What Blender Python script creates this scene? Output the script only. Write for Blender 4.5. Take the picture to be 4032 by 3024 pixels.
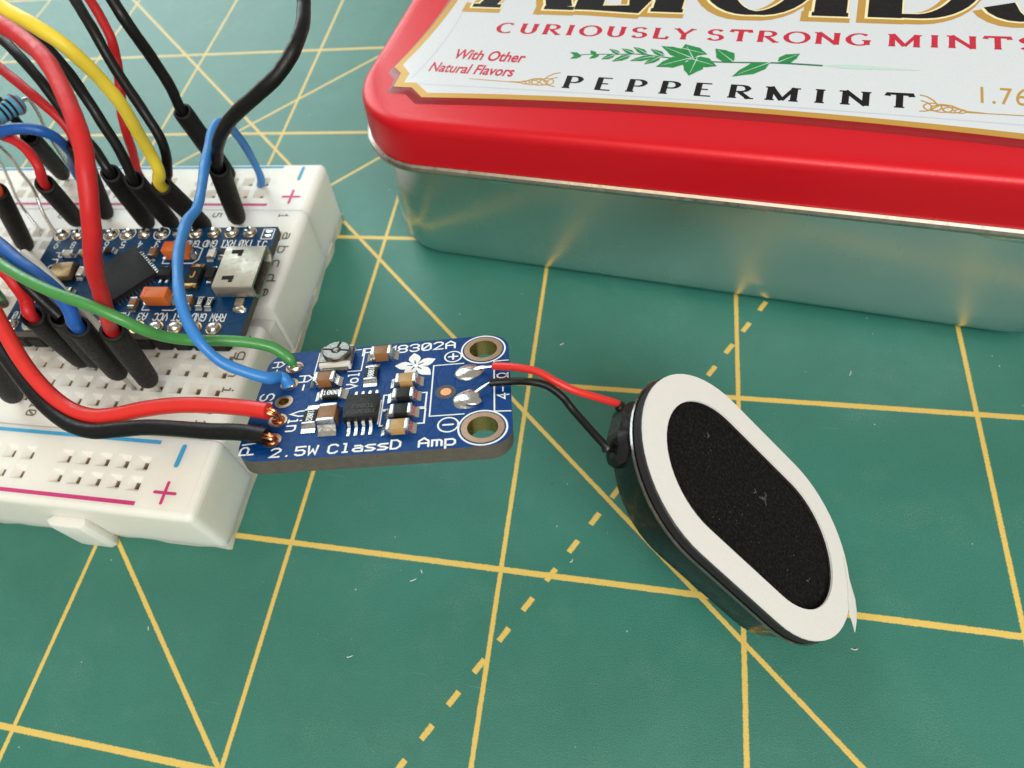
import bpy, bmesh, math, random
from mathutils import Vector, Matrix

for _o in list(bpy.data.objects):
    bpy.data.objects.remove(_o, do_unlink=True)
random.seed(11)
S = 0.1                      # all sizes below are millimetres; one scene unit is one centimetre
scene = bpy.context.scene
scene.unit_settings.system = 'METRIC'
scene.unit_settings.scale_length = 0.01
COL = scene.collection

# ------------------------------------------------------------------ camera
CAM_C = Vector((32.383, -20.9863, 64.6152))
CAM_R = ((0.9762965, 0.1748443, -0.1275721), (0.1029201, -0.8935462, -0.4370157), (-0.1904012, 0.4135271, -0.8903610))
cd = bpy.data.cameras.new('camera')
cam = bpy.data.objects.new('camera', cd)
COL.objects.link(cam)
rx, ry, rz = (Vector(r) for r in CAM_R)
m = Matrix((rx, -ry, -rz)).transposed().to_4x4()
m.translation = CAM_C * S
cam.matrix_world = m
cd.sensor_fit = 'HORIZONTAL'
cd.sensor_width = 36.0
cd.lens = 2373.8856 / 4032.0 * 36.0
cd.shift_x = 222.395 / 4032.0
cd.shift_y = 421.948 / 4032.0
cd.clip_start = 0.05
cd.clip_end = 400.0
cd.dof.use_dof = True
cd.dof.focus_distance = 5.9
cd.dof.aperture_fstop = 0.42
scene.camera = cam

# ------------------------------------------------------------------ light: a cool window behind, a warm ceiling lamp overhead
w = bpy.data.worlds.new('World')
scene.world = w
w.use_nodes = True
bg = w.node_tree.nodes['Background']
bg.inputs['Color'].default_value = (1.0, 0.95, 0.84, 1)
bg.inputs['Strength'].default_value = 0.36


def area(name, loc, target, sx, sy, watts, color):
    l = bpy.data.lights.new(name, 'AREA')
    l.shape = 'RECTANGLE'
    l.size, l.size_y = sx * S, sy * S
    l.energy = watts
    l.color = color
    o = bpy.data.objects.new(name, l)
    COL.objects.link(o)
    o.location = Vector(loc) * S
    d = (Vector(target) - Vector(loc))
    o.rotation_euler = d.to_track_quat('-Z', 'Y').to_euler()
    return o


area('window_light', (-500, 620, 400), (-40, 60, 0), 640, 600, 52000, (0.80, 0.97, 1.0))
area('ceiling_lamp', (10, -260, 640), (0, 10, 0), 420, 360, 10000, (1.0, 0.80, 0.52))
area('second_window_light', (220, -370, 420), (60, 40, 0), 380, 220, 29000, (0.93, 0.97, 0.97))

vs = scene.view_settings
vs.view_transform = 'Standard'
vs.look = 'None'
vs.gamma = 1.0
vs.use_curve_mapping = False
vs.exposure = 0.0
scene.cycles.use_denoising = True
scene.cycles.max_bounces = 8


# ------------------------------------------------------------------ materials
def lin(r, g, b):
    f = lambda c: (c / 255 / 12.92) if c / 255 <= 0.04045 else ((c / 255 + 0.055) / 1.055) ** 2.4
    return (f(r), f(g), f(b), 1.0)


class NT:
    def __init__(s, name):
        s.m = bpy.data.materials.new(name)
        s.m.use_nodes = True
        s.t = s.m.node_tree
        s.b = s.t.nodes['Principled BSDF']
        s.tc = None

    def n(s, kind, **kw):
        x = s.t.nodes.new(kind)
        for k, v in kw.items():
            setattr(x, k, v)
        return x

    def link(s, a, b):
        s.t.links.new(a, b)

    def put(s, sock, v):
        if hasattr(v, 'node'):
            s.t.links.new(v, sock)
        elif v is not None:
            sock.default_value = v

    def M(s, op, a, b=None, c=None, clamp=False):
        x = s.n('ShaderNodeMath', operation=op, use_clamp=clamp)
        for i, v in enumerate((a, b, c)):
            if v is not None:
                s.put(x.inputs[i], v)
        return x.outputs[0]

    def coord(s, scale=None):
        if s.tc is None:
            s.tc = s.n('ShaderNodeTexCoord')
        out = s.tc.outputs['Object']
        if scale:
            mp = s.n('ShaderNodeMapping')
            mp.inputs['Scale'].default_value = scale
            s.link(out, mp.inputs['Vector'])
            out = mp.outputs['Vector']
        return out

    def noise(s, scale, detail=3.0, rough=0.55, vec=None):
        x = s.n('ShaderNodeTexNoise')
        x.inputs['Scale'].default_value = scale
        x.inputs['Detail'].default_value = detail
        x.inputs['Roughness'].default_value = rough
        s.link(vec if vec is not None else s.coord(), x.inputs['Vector'])
        return x.outputs['Fac']

    def ramp(s, fac, lo, hi, a=0.0, b=1.0):
        x = s.n('ShaderNodeMapRange')
        x.inputs['From Min'].default_value, x.inputs['From Max'].default_value = lo, hi
        x.inputs['To Min'].default_value, x.inputs['To Max'].default_value = a, b
        s.put(x.inputs['Value'], fac)
        return x.outputs['Result']

    def mix(s, fac, a, b, blend='MIX'):
        x = s.n('ShaderNodeMix', data_type='RGBA', blend_type=blend)
        s.put(x.inputs[0], fac)
        s.put(x.inputs[6], a)
        s.put(x.inputs[7], b)
        return x.outputs[2]

    def bump(s, h, strength, dist):
        x = s.n('ShaderNodeBump')
        x.inputs['Strength'].default_value = strength
        x.inputs['Distance'].default_value = dist
        s.put(x.inputs['Height'], h)
        s.link(x.outputs['Normal'], s.b.inputs['Normal'])

    def set(s, **kw):
        for k, v in kw.items():
            s.put(s.b.inputs[k.replace('_', ' ')], v)
        return s


def simple(name, col, rough=0.45, metal=0.0, var=0.12, vscale=6.0, bump=0.0, bscale=60.0, rvar=0.12, spec=0.5, coat=0.0, sss=0.0):
    """a procedural material: base colour and gloss broken up by noise, optional fine relief"""
    t = NT(name)
    f = t.noise(vscale, 4.0)
    lo = tuple(c * (1 - var) for c in col[:3]) + (1,)
    hi = tuple(min(1, c * (1 + var)) for c in col[:3]) + (1,)
    t.set(Base_Color=t.mix(f, lo, hi), Metallic=metal, Specular_IOR_Level=spec, Coat_Weight=coat, Coat_Roughness=0.08)
    g = t.noise(vscale * 3.1, 3.0)
    t.set(Roughness=t.ramp(g, 0.3, 0.7, max(0.02, rough - rvar), min(1, rough + rvar)))
    if sss:
        t.set(Subsurface_Weight=sss, Subsurface_Radius=(0.36, 0.33, 0.27), Subsurface_Scale=1.0)
    if bump:
        t.bump(t.noise(bscale, 3.0), bump, 0.02)
    return t.m


MAT = {}
MAT['plastic_white'] = simple('white_abs', lin(242, 237, 226), 0.42, var=0.03, bump=0.12, bscale=25, sss=0.6)
MAT['foam'] = simple('foam_tape', lin(205, 200, 180), 0.8, var=0.1, bump=0.5, bscale=30)
MAT['contact'] = simple('contact_clip', lin(170, 150, 122), 0.6, 0.0, vscale=12)
MAT['ink_blue'] = simple('blue_ink', lin(60, 160, 205), 0.6, var=0.25, vscale=30)
MAT['ink_pink'] = simple('pink_ink', lin(205, 50, 120), 0.6, var=0.25, vscale=30)
MAT['ink_black'] = simple('brown_black_ink', lin(112, 100, 86), 0.7, var=0.35, vscale=40)
MAT['sleeve'] = simple('black_sleeve', lin(20, 19, 19), 0.6, var=0.3, vscale=10, bump=0.03, bscale=40, spec=0.3)
MAT['w_black'] = simple('black_insulation', lin(15, 14, 14), 0.42, var=0.25, vscale=8, bump=0.05, bscale=40, spec=0.35)
MAT['w_red'] = simple('red_insulation', lin(200, 34, 38), 0.46, var=0.10, vscale=3, bump=0.05, bscale=30, sss=0.08, spec=0.35)
MAT['w_red2'] = simple('bright_red_insulation', lin(222, 48, 42), 0.38, var=0.10, vscale=3, bump=0.05, bscale=30, sss=0.08)
MAT['w_yellow'] = simple('yellow_insulation', lin(250, 218, 66), 0.42, var=0.06, vscale=3, bump=0.05, bscale=30, sss=0.08)
MAT['w_blue'] = simple('blue_insulation', lin(52, 130, 205), 0.42, var=0.08, vscale=3, bump=0.1, bscale=25, sss=0.08)
MAT['w_blue2'] = simple('deep_blue_insulation', lin(30, 92, 172), 0.4, var=0.1, vscale=3, bump=0.05, bscale=30)
MAT['w_green'] = simple('green_insulation', lin(70, 142, 70), 0.36, var=0.14, vscale=4, bump=0.06, bscale=30)
MAT['w_orange'] = simple('orange_insulation', lin(230, 95, 50), 0.42, var=0.08, vscale=3)
MAT['w_white'] = simple('white_insulation', lin(225, 222, 215), 0.42, var=0.04, vscale=3)
MAT['copper'] = simple('copper_strands', lin(205, 135, 95), 0.28, 1.0, var=0.2, vscale=25)
MAT['solder'] = simple('solder', (0.78, 0.76, 0.72, 1), 0.22, 1.0, var=0.12, vscale=14, bump=0.12, bscale=7, rvar=0.1)
MAT['steel_wire'] = simple('tinned_lead', (0.62, 0.6, 0.57, 1), 0.25, 1.0, var=0.1)
MAT['gold'] = simple('gold_plate', lin(205, 165, 110), 0.3, 1.0, var=0.12, vscale=20)
MAT['ring'] = simple('bare_pad_ring', lin(165, 135, 112), 0.38, 0.85, var=0.15, vscale=20)
MAT['endcap'] = simple('tinned_end_cap', (0.66, 0.65, 0.63, 1), 0.3, 1.0, var=0.15, vscale=20)
MAT['cap_tan'] = simple('tan_ceramic', lin(178, 142, 88), 0.5, var=0.1)
MAT['cap_brown'] = simple('brown_ceramic', lin(138, 92, 48), 0.5, var=0.1)
MAT['chip_black'] = simple('black_epoxy', lin(26, 25, 26), 0.55, var=0.2, vscale=18, bump=0.15, bscale=60, spec=0.3)
MAT['alumina'] = simple('alumina', lin(215, 210, 200), 0.6)
MAT['silk'] = simple('white_silkscreen', lin(238, 240, 240), 0.6, var=0.04, vscale=30)
MAT['mark_gold'] = simple('gold_marking', lin(215, 165, 80), 0.5)
MAT['mark_grey'] = simple('grey_laser_mark', lin(74, 72, 70), 0.6)
MAT['orange'] = simple('orange_tantalum', lin(222, 112, 44), 0.45, var=0.07)
MAT['brass'] = simple('brass_can', lin(190, 160, 118), 0.38, 0.8, var=0.1)
MAT['steel'] = simple('usb_shell_steel', (0.58, 0.52, 0.44, 1), 0.46, 1.0, var=0.1, vscale=8)
MAT['dark'] = simple('dark_cavity', lin(22, 20, 20), 0.8)
MAT['fr4_edge'] = simple('board_edge', lin(88, 82, 74), 0.7, var=0.25, vscale=14, bump=0.4, bscale=40)
MAT['res_blue'] = simple('resistor_blue', lin(95, 170, 205), 0.35, var=0.06)
MAT['band_black'] = simple('black_band', lin(25, 24, 26), 0.4)
MAT['band_brown'] = simple('brown_band', lin(110, 45, 40), 0.4)
MAT['nickel'] = simple('nickel_dial', (0.22, 0.21, 0.19, 1), 0.4, 1.0, var=0.1, vscale=12)


def pcb_mat(name, a, b):
    t = NT(name)
    f = t.noise(3.5, 2.0)
    tr = t.n('ShaderNodeTexVoronoi', feature='DISTANCE_TO_EDGE', distance='CHEBYCHEV')
    tr.inputs['Scale'].default_value = 4.5
    t.link(t.coord(), tr.inputs['Vector'])
    trace = t.ramp(tr.outputs['Distance'], 0.03, 0.06)
    col = t.mix(f, a, b)
    col = t.mix(t.M('MULTIPLY', trace, 0.22), col, tuple(c * 1.5 for c in b[:3]) + (1,))
    t.set(Base_Color=col, Specular_IOR_Level=0.15)
    t.set(Roughness=t.ramp(t.noise(20), 0.3, 0.7, 0.38, 0.52))
    t.bump(t.M('ADD', t.M('MULTIPLY', trace, 1.0), t.M('MULTIPLY', t.noise(60), 0.25)), 0.35, 0.004)
    return t.m


MAT['pcb_amp'] = pcb_mat('blue_solder_mask', lin(0, 48, 104), lin(1, 60, 122))
MAT['pcb_micro'] = pcb_mat('navy_solder_mask', lin(2, 46, 82), lin(5, 58, 98))


def mat_cutting():
    t = NT('cutting_mat_print')
    sep = t.n('ShaderNodeSeparateXYZ')
    t.link(t.coord((1 / S, 1 / S, 1 / S)), sep.inputs[0])
    X, Y = sep.outputs[0], sep.outputs[1]
    jit = t.M('MULTIPLY', t.M('SUBTRACT', t.noise(42, 3.0, 0.7), 0.5), 0.26)
    jit = t.M('ADD', jit, t.M('MULTIPLY', t.M('SUBTRACT', t.noise(6.0, 2.0), 0.5), 0.08))

    def band(d, wd):
        return t.ramp(t.M('ADD', d, jit), wd / 2 + 0.05, wd / 2 - 0.05)

    def grid(v):
        fr = t.M('FRACT', t.M('ADD', t.M('DIVIDE', v, 25.4), 40.5))
        return t.M('MULTIPLY', t.M('ABSOLUTE', t.M('SUBTRACT', fr, 0.5)), 25.4)

    def diag(sgn, c):
        return t.M('MULTIPLY', t.M('ABSOLUTE', t.M('SUBTRACT', t.M('ADD', Y, t.M('MULTIPLY', X, sgn)), c)), 0.7071)
    mask = t.M('MAXIMUM', band(grid(X), 0.50), band(grid(Y), 0.68))
    for sg, c in ((1, 46.4), (1, -25.4), (-1, 111.4), (-1, 75.0)):
        mask = t.M('MAXIMUM', mask, band(diag(sg, c), 0.52))
    c60, s60 = 0.5, 0.8660254
    dx, dy = t.M('SUBTRACT', X, 35.15), t.M('SUBTRACT', Y, 7.4)
    d60 = t.M('ABSOLUTE', t.M('SUBTRACT', t.M('MULTIPLY', dx, s60), t.M('MULTIPLY', dy, c60)))
    t60 = t.M('ADD', t.M('MULTIPLY', dx, c60), t.M('MULTIPLY', dy, s60))
    on = t.M('LESS_THAN', t.M('FRACT', t.M('ADD', t.M('DIVIDE', t60, 4.2), 40.21)), 0.42)
    mask = t.M('MAXIMUM', mask, t.M('MULTIPLY', on, band(d60, 0.60)))
    mask = t.M('MULTIPLY', mask, t.ramp(t.noise(26, 4.0, 0.7), 0.26, 0.40, 0.55, 1.0))
    # rubbery green with wear
    g = t.mix(t.ramp(t.noise(0.9, 5.0, 0.6), 0.3, 0.7), lin(48, 112, 97), lin(53, 120, 105))
    g = t.mix(t.M('MULTIPLY', t.ramp(t.noise(55, 3.0, 0.7), 0.42, 0.72), 0.34), g, lin(80, 148, 132))
    smudge = t.ramp(t.noise(5.5, 2.0, 0.5), 0.74, 0.84)
    g = t.mix(t.M('MULTIPLY', smudge, 0.5), g, lin(38, 66, 58))
    chalk = t.M('MULTIPLY', t.ramp(t.noise(1.3, 3.0, 0.6), 0.52, 0.78), t.ramp(t.noise(60, 2.0, 0.85), 0.50, 0.66))
    g = t.mix(t.M('MULTIPLY', chalk, 0.3), g, lin(168, 190, 172))
    # fine knife scratches: strongly stretched noise, two directions
    for rot, sc in ((0.5, 2.6), (-0.9, 2.1), (1.35, 3.0)):
        mp = t.n('ShaderNodeMapping')
        mp.inputs['Rotation'].default_value = (0, 0, rot)
        mp.inputs['Scale'].default_value = (0.45, 24.0, 1.0)
        t.link(t.coord(), mp.inputs['Vector'])
        sc_ = t.ramp(t.noise(sc, 2.0, 0.5, mp.outputs['Vector']), 0.755, 0.79)
        g = t.mix(t.M('MULTIPLY', sc_, 0.32), g, lin(150, 178, 160))
    v = t.n('ShaderNodeTexVoronoi')
    v.inputs['Scale'].default_value = 4.6
    t.link(t.coord(), v.inputs['Vector'])
    fleck = t.M('MULTIPLY', t.ramp(v.outputs['Distance'], 0.05, 0.025), t.ramp(t.noise(1.1), 0.50, 0.56))
    g = t.mix(t.M('MULTIPLY', fleck, 0.75), g, lin(205, 212, 190))
    ycol = t.mix(t.noise(50, 2.0), lin(218, 182, 84), lin(234, 203, 114))
    t.set(Base_Color=t.mix(mask, g, ycol), Specular_IOR_Level=0.42)
    t.set(Roughness=t.ramp(t.noise(6, 4.0), 0.3, 0.7, 0.28, 0.36))
    h = t.M('ADD', t.noise(70, 3.0, 0.7), t.M('MULTIPLY', mask, 0.25))
    t.bump(h, 0.4, 0.02)
    return t.m


MAT['mat'] = mat_cutting()


def mat_red():
    t = NT('red_lithographed_tin')
    f = t.noise(90, 2.0, 0.7)
    t.set(Base_Color=t.mix(f, lin(200, 10, 26), lin(222, 18, 36)), Metallic=0.15, Specular_IOR_Level=0.3, Coat_Weight=0.12, Coat_Roughness=0.2)
    t.set(Roughness=t.ramp(t.noise(30), 0.3, 0.7, 0.34, 0.46))
    t.bump(f, 0.05, 0.01)
    return t.m


def mat_tin():
    t = NT('bare_tinplate')
    f = t.noise(1.0, 4.0, 0.6, t.coord((1.2, 1.2, 0.6)))
    t.set(Base_Color=t.mix(f, (0.66, 0.69, 0.70, 1), (0.76, 0.79, 0.80, 1)), Metallic=1.0)
    t.set(Roughness=t.ramp(t.noise(0.9, 2.0), 0.3, 0.7, 0.24, 0.33))
    t.set(Anisotropic=0.5)
    sm = t.noise(1.6, 3.0, 0.5, t.coord((0.35, 1, 1)))
    t.bump(sm, 0.012, 0.05)
    return t.m


def mat_cone():
    t = NT('black_felt_cone')
    f = t.noise(34, 5.0, 0.8)
    col = t.mix(t.ramp(f, 0.46, 0.74), lin(18, 17, 17), lin(50, 48, 45))
    v = t.n('ShaderNodeTexVoronoi')
    v.inputs['Scale'].default_value = 18
    t.link(t.coord(), v.inputs['Vector'])
    lint = t.M('MULTIPLY', t.ramp(v.outputs['Distance'], 0.12, 0.06), t.ramp(t.noise(2.0), 0.50, 0.6))
    t.set(Base_Color=t.mix(lint, col, lin(120, 116, 108)), Roughness=0.95, Specular_IOR_Level=0.08)
    t.bump(f, 0.5, 0.015)
    return t.m


MAT['red'] = mat_red()
MAT['tin'] = mat_tin()
MAT['rim'] = simple('rolled_tin_edge', (0.46, 0.42, 0.37, 1), 0.34, 1.0, var=0.12, vscale=4)
MAT['label_white'] = simple('white_label_print', lin(214, 217, 222), 0.34, var=0.02, vscale=20, coat=0.05)
MAT['label_gold'] = simple('gold_label_print', lin(205, 158, 72), 0.38, 0.25, var=0.08, vscale=40)
MAT['label_cream'] = simple('cream_label_print', lin(248, 232, 185), 0.4)
MAT['label_black'] = simple('black_label_print', lin(16, 13, 16), 0.5, var=0.1, spec=0.25)
MAT['label_red'] = simple('crimson_label_print', lin(196, 24, 56), 0.35, var=0.08)
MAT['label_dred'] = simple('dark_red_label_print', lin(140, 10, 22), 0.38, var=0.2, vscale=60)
MAT['label_grey'] = simple('grey_label_print', lin(196, 200, 212), 0.4)
MAT['leaf_a'] = simple('green_leaf_print', lin(26, 132, 64), 0.4, var=0.3, vscale=12)
MAT['leaf_b'] = simple('dark_leaf_print', lin(40, 110, 84), 0.4, var=0.15, vscale=12)
MAT['leaf_c'] = simple('pale_leaf_print', lin(190, 215, 205), 0.4, var=0.05, vscale=12)
MAT['cone'] = mat_cone()
MAT['paper'] = simple('white_gasket_paper', lin(233, 230, 225), 0.7, var=0.03, vscale=10, bump=0.15, bscale=45)
MAT['spk_body'] = simple('black_speaker_body', lin(23, 22, 23), 0.22, var=0.2, vscale=6, bump=0.06, bscale=20)
MAT['spk_gasket'] = simple('black_gasket', lin(30, 27, 30), 0.6, var=0.2)
MAT['spk_rim'] = simple('dark_metal_rim', (0.28, 0.26, 0.25, 1), 0.2, 1.0, var=0.15)
MAT['glue'] = simple('black_glue', lin(22, 21, 21), 0.35, bump=0.1, bscale=12)


# ------------------------------------------------------------------ geometry helpers (mm in, scene units out)
def link(o, parent=None):
    COL.objects.link(o)
    if parent is not None:
        o.parent = parent
    return o


def build(name, verts, faces, mat, parent=None, smooth=False, fmat=None, auto=None):
    me = bpy.data.meshes.new(name)
    me.from_pydata([(v[0] * S, v[1] * S, v[2] * S) for v in verts], [], faces)
    for mm in (mat if isinstance(mat, (list, tuple)) else [mat]):
        me.materials.append(MAT[mm])
    if fmat:
        me.polygons.foreach_set('material_index', fmat)
    me.validate()
    me.update()
    if smooth:
        me.polygons.foreach_set('use_smooth', [True] * len(me.polygons))
        if auto:
            me.set_sharp_from_angle(angle=math.radians(auto))
    return link(bpy.data.objects.new(name, me), parent)


def from_bm(name, bm, mat, parent=None, smooth=False, auto=40):
    bmesh.ops.scale(bm, vec=(S, S, S), verts=bm.verts)
    me = bpy.data.meshes.new(name)
    bm.to_mesh(me)
    bm.free()
    for mm in (mat if isinstance(mat, (list, tuple)) else [mat]):
        me.materials.append(MAT[mm])
    if smooth:
        me.polygons.foreach_set('use_smooth', [True] * len(me.polygons))
        me.set_sharp_from_angle(angle=math.radians(auto))
    return link(bpy.data.objects.new(name, me), parent)


def thing(name, label, cat, loc=(0, 0, 0), mat3=None, group=None):
    o = bpy.data.objects.new(name, None)
    o.empty_display_size = 0.2
    COL.objects.link(o)
    if mat3 is not None:
        mm = Matrix(mat3).to_4x4()
        mm.translation = Vector(loc) * S
        o.matrix_world = mm
    else:
        o.location = Vector(loc) * S
    o['label'], o['category'] = label, cat
    if group:
        o['group'] = group
    return o


def bm_box(bm, c, size, rz=0.0, bevel=0.0, seg=2, mi=0):
    r = bmesh.ops.create_cube(bm, size=1.0)
    vs_ = r['verts']
    bmesh.ops.scale(bm, vec=size, verts=vs_)
    if rz:
        bmesh.ops.rotate(bm, cent=(0, 0, 0), matrix=Matrix.Rotation(rz, 3, 'Z'), verts=vs_)
    bmesh.ops.translate(bm, vec=c, verts=vs_)
    fs = set(f for v in vs_ for f in v.link_faces)
    for f in fs:
        f.material_index = mi
    if bevel:
        es = list(set(e for v in vs_ for e in v.link_edges))
        bmesh.ops.bevel(bm, geom=es, offset=bevel, segments=seg, profile=0.5, affect='EDGES', material=mi)


def box(name, c, size, mat, parent, rz=0.0, bevel=0.0):
    bm = bmesh.new()
    bm_box(bm, c, size, rz, bevel)
    return from_bm(name, bm, mat, parent, smooth=bevel > 0)


def spline(pts, n=8):
    """centripetal-ish Catmull-Rom through the points"""
    P = [Vector(p) for p in pts]
    P = [P[0] * 2 - P[1]] + P + [P[-1] * 2 - P[-2]]
    out = []
    for i in range(1, len(P) - 2):
        a, b, c, d = P[i - 1:i + 3]
        for k in range(n):
            t = k / n
            out.append(0.5 * ((2 * b) + (c - a) * t + (2 * a - 5 * b + 4 * c - d) * t * t + (3 * b - a - 3 * c + d) * t ** 3))
    out.append(P[-2])
    return out


def tube_data(path, rad, seg=14, cap=True):
    """rad: number or list of numbers along the path"""
    P = [Vector(p) for p in path]
    n = len(P)
    R = rad if isinstance(rad, (list, tuple)) else [rad] * n
    T = [(P[min(i + 1, n - 1)] - P[max(i - 1, 0)]).normalized() for i in range(n)]
    u = T[0].orthogonal().normalized()
    V, F = [], []
    for i in range(n):
        u = (u - T[i] * u.dot(T[i])).normalized()
        w_ = T[i].cross(u)
        for k in range(seg):
            a = 2 * math.pi * k / seg
            V.append(P[i] + (u * math.cos(a) + w_ * math.sin(a)) * R[i])
    for i in range(n - 1):
        for k in range(seg):
            k2 = (k + 1) % seg
            F.append((i * seg + k, i * seg + k2, (i + 1) * seg + k2, (i + 1) * seg + k))
    if cap:
        F.append(tuple(range(seg))[::-1])
        F.append(tuple((n - 1) * seg + k for k in range(seg)))
    return V, F


def tube(name, path, rad, mat, parent, seg=14, cap=True):
    V, F = tube_data(path, rad, seg, cap)
    return build(name, V, F, mat, parent, smooth=True, auto=50)


def rrect(hx, hy, r, n=8):
    r = max(r, 0.01)
    out = []
    for cx, cy, a0 in ((hx - r, hy - r, 0), (-hx + r, hy - r, 90), (-hx + r, -hy + r, 180), (hx - r, -hy + r, 270)):
        for k in range(n + 1):
            a = math.radians(a0 + 90 * k / n)
            out.append((cx + r * math.cos(a), cy + r * math.sin(a)))
    return out


def stadium(L, W, n=24):
    r = W / 2
    out = []
    for cx, a0 in ((L / 2 - r, -90), (-L / 2 + r, 90)):
        for k in range(n + 1):
            a = math.radians(a0 + 180 * k / n)
            out.append((cx + r * math.cos(a), r * math.sin(a)))
    return out


def loft(name, rings, mat, parent, cap0=True, cap1=True, auto=35):
    n = len(rings[0])
    V, F = [], []
    for r in rings:
        V += r
    for i in range(len(rings) - 1):
        for k in range(n):
            k2 = (k + 1) % n
            F.append((i * n + k, i * n + k2, (i + 1) * n + k2, (i + 1) * n + k))
    if cap0:
        F.append(tuple(range(n))[::-1])
    if cap1:
        F.append(tuple((len(rings) - 1) * n + k for k in range(n)))
    return build(name, V, F, mat, parent, smooth=True, auto=auto)


def filled(name, loops, z0, z1, mat, parent, edge_mat=None):
    """flat plate with holes: 2D loops filled and extruded from z0 to z1"""
    cu = bpy.data.curves.new('tmp', 'CURVE')
    cu.dimensions = '2D'
    cu.fill_mode = 'BOTH'
    cu.extrude = (z1 - z0) / 2 * S
    for lp in loops:
        sp = cu.splines.new('POLY')
        sp.points.add(len(lp) - 1)
        for p, q in zip(sp.points, lp):
            p.co = (q[0] * S, q[1] * S, 0, 1)
        sp.use_cyclic_u = True
    ob = bpy.data.objects.new('tmp', cu)
    COL.objects.link(ob)
    dg = bpy.context.evaluated_depsgraph_get()
    me = bpy.data.meshes.new_from_object(ob.evaluated_get(dg))
    bpy.data.objects.remove(ob)
    bpy.data.curves.remove(cu)
    me.name = name
    me.transform(Matrix.Translation((0, 0, (z0 + z1) / 2 * S)))
    me.materials.clear()
    me.materials.append(MAT[mat])
    if edge_mat:
        me.materials.append(MAT[edge_mat])
        for p in me.polygons:
            p.material_index = 1 if abs(p.normal.z) < 0.5 else 0
    return link(bpy.data.objects.new(name, me), parent)


def circle(cx, cy, r, n=40):
    return [(cx + r * math.cos(2 * math.pi * k / n), cy + r * math.sin(2 * math.pi * k / n)) for k in range(n)]


# --- flat print: ribbons collected into one sheet
class Ink:
    def __init__(s):
        s.V, s.F = [], []

    def ribbon(s, pts, wd, z, closed=False, round_cap=True):
        P = [Vector((p[0], p[1])) for p in pts]
        P = [p for i, p in enumerate(P) if i == 0 or (p - P[i - 1]).length > 1e-5]
        n = len(P)
        if n < 2:
            return
        wf = wd if callable(wd) else (lambda d, t: wd)
        b = len(s.V)
        for i in range(n):
            a_ = P[(i - 1) % n] if (closed or i > 0) else P[0]
            c_ = P[(i + 1) % n] if (closed or i < n - 1) else P[-1]
            d1, d2 = (P[i] - a_), (c_ - P[i])
            if d1.length < 1e-9:
                d1 = d2
            if d2.length < 1e-9:
                d2 = d1
            d1, d2 = d1.normalized(), d2.normalized()
            d = d1 + d2
            d = d.normalized() if d.length > 1e-6 else d1
            nn = Vector((-d.y, d.x))
            k = 1.0 / max(0.45, math.sqrt(max(0, (1 + d1.dot(d2)) / 2)))
            h = wf(d, i / (n - 1)) / 2 * k
            s.V += [(P[i].x + nn.x * h, P[i].y + nn.y * h, z), (P[i].x - nn.x * h, P[i].y - nn.y * h, z)]
        for i in range(n if closed else n - 1):
            j = (i + 1) % n
            s.F.append((b + 2 * i, b + 2 * i + 1, b + 2 * j + 1, b + 2 * j))
        if round_cap and not closed:
            for i, sg in ((0, -1), (n - 1, 1)):
                d = (P[1] - P[0]) if i == 0 else (P[-1] - P[-2])
                d = d.normalized()
                h = wf(d, i / (n - 1)) / 2
                a0 = math.atan2(d.y, d.x) + (math.pi / 2 if sg < 0 else -math.pi / 2)
                bb_ = len(s.V)
                for k in range(7):
                    a = a0 + math.pi * k / 6
                    s.V.append((P[i].x + h * math.cos(a), P[i].y + h * math.sin(a), z))
                s.F.append(tuple(range(bb_, bb_ + 7)))

    def poly(s, pts, z):
        b = len(s.V)
        s.V += [(p[0], p[1], z) for p in pts]
        s.F.append(tuple(range(b, b + len(pts))))

    def done(s, name, mat, parent):
        # lift each piece a hair so that crossing strokes never share a plane
        o = build(name, s.V, s.F, mat, parent)
        return o


def arc(cx, cy, rx_, ry_, a0, a1, n=12):
    return [(cx + rx_ * math.cos(math.radians(a0 + (a1 - a0) * k / n)), cy + ry_ * math.sin(math.radians(a0 + (a1 - a0) * k / n))) for k in range(n + 1)]


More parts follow.
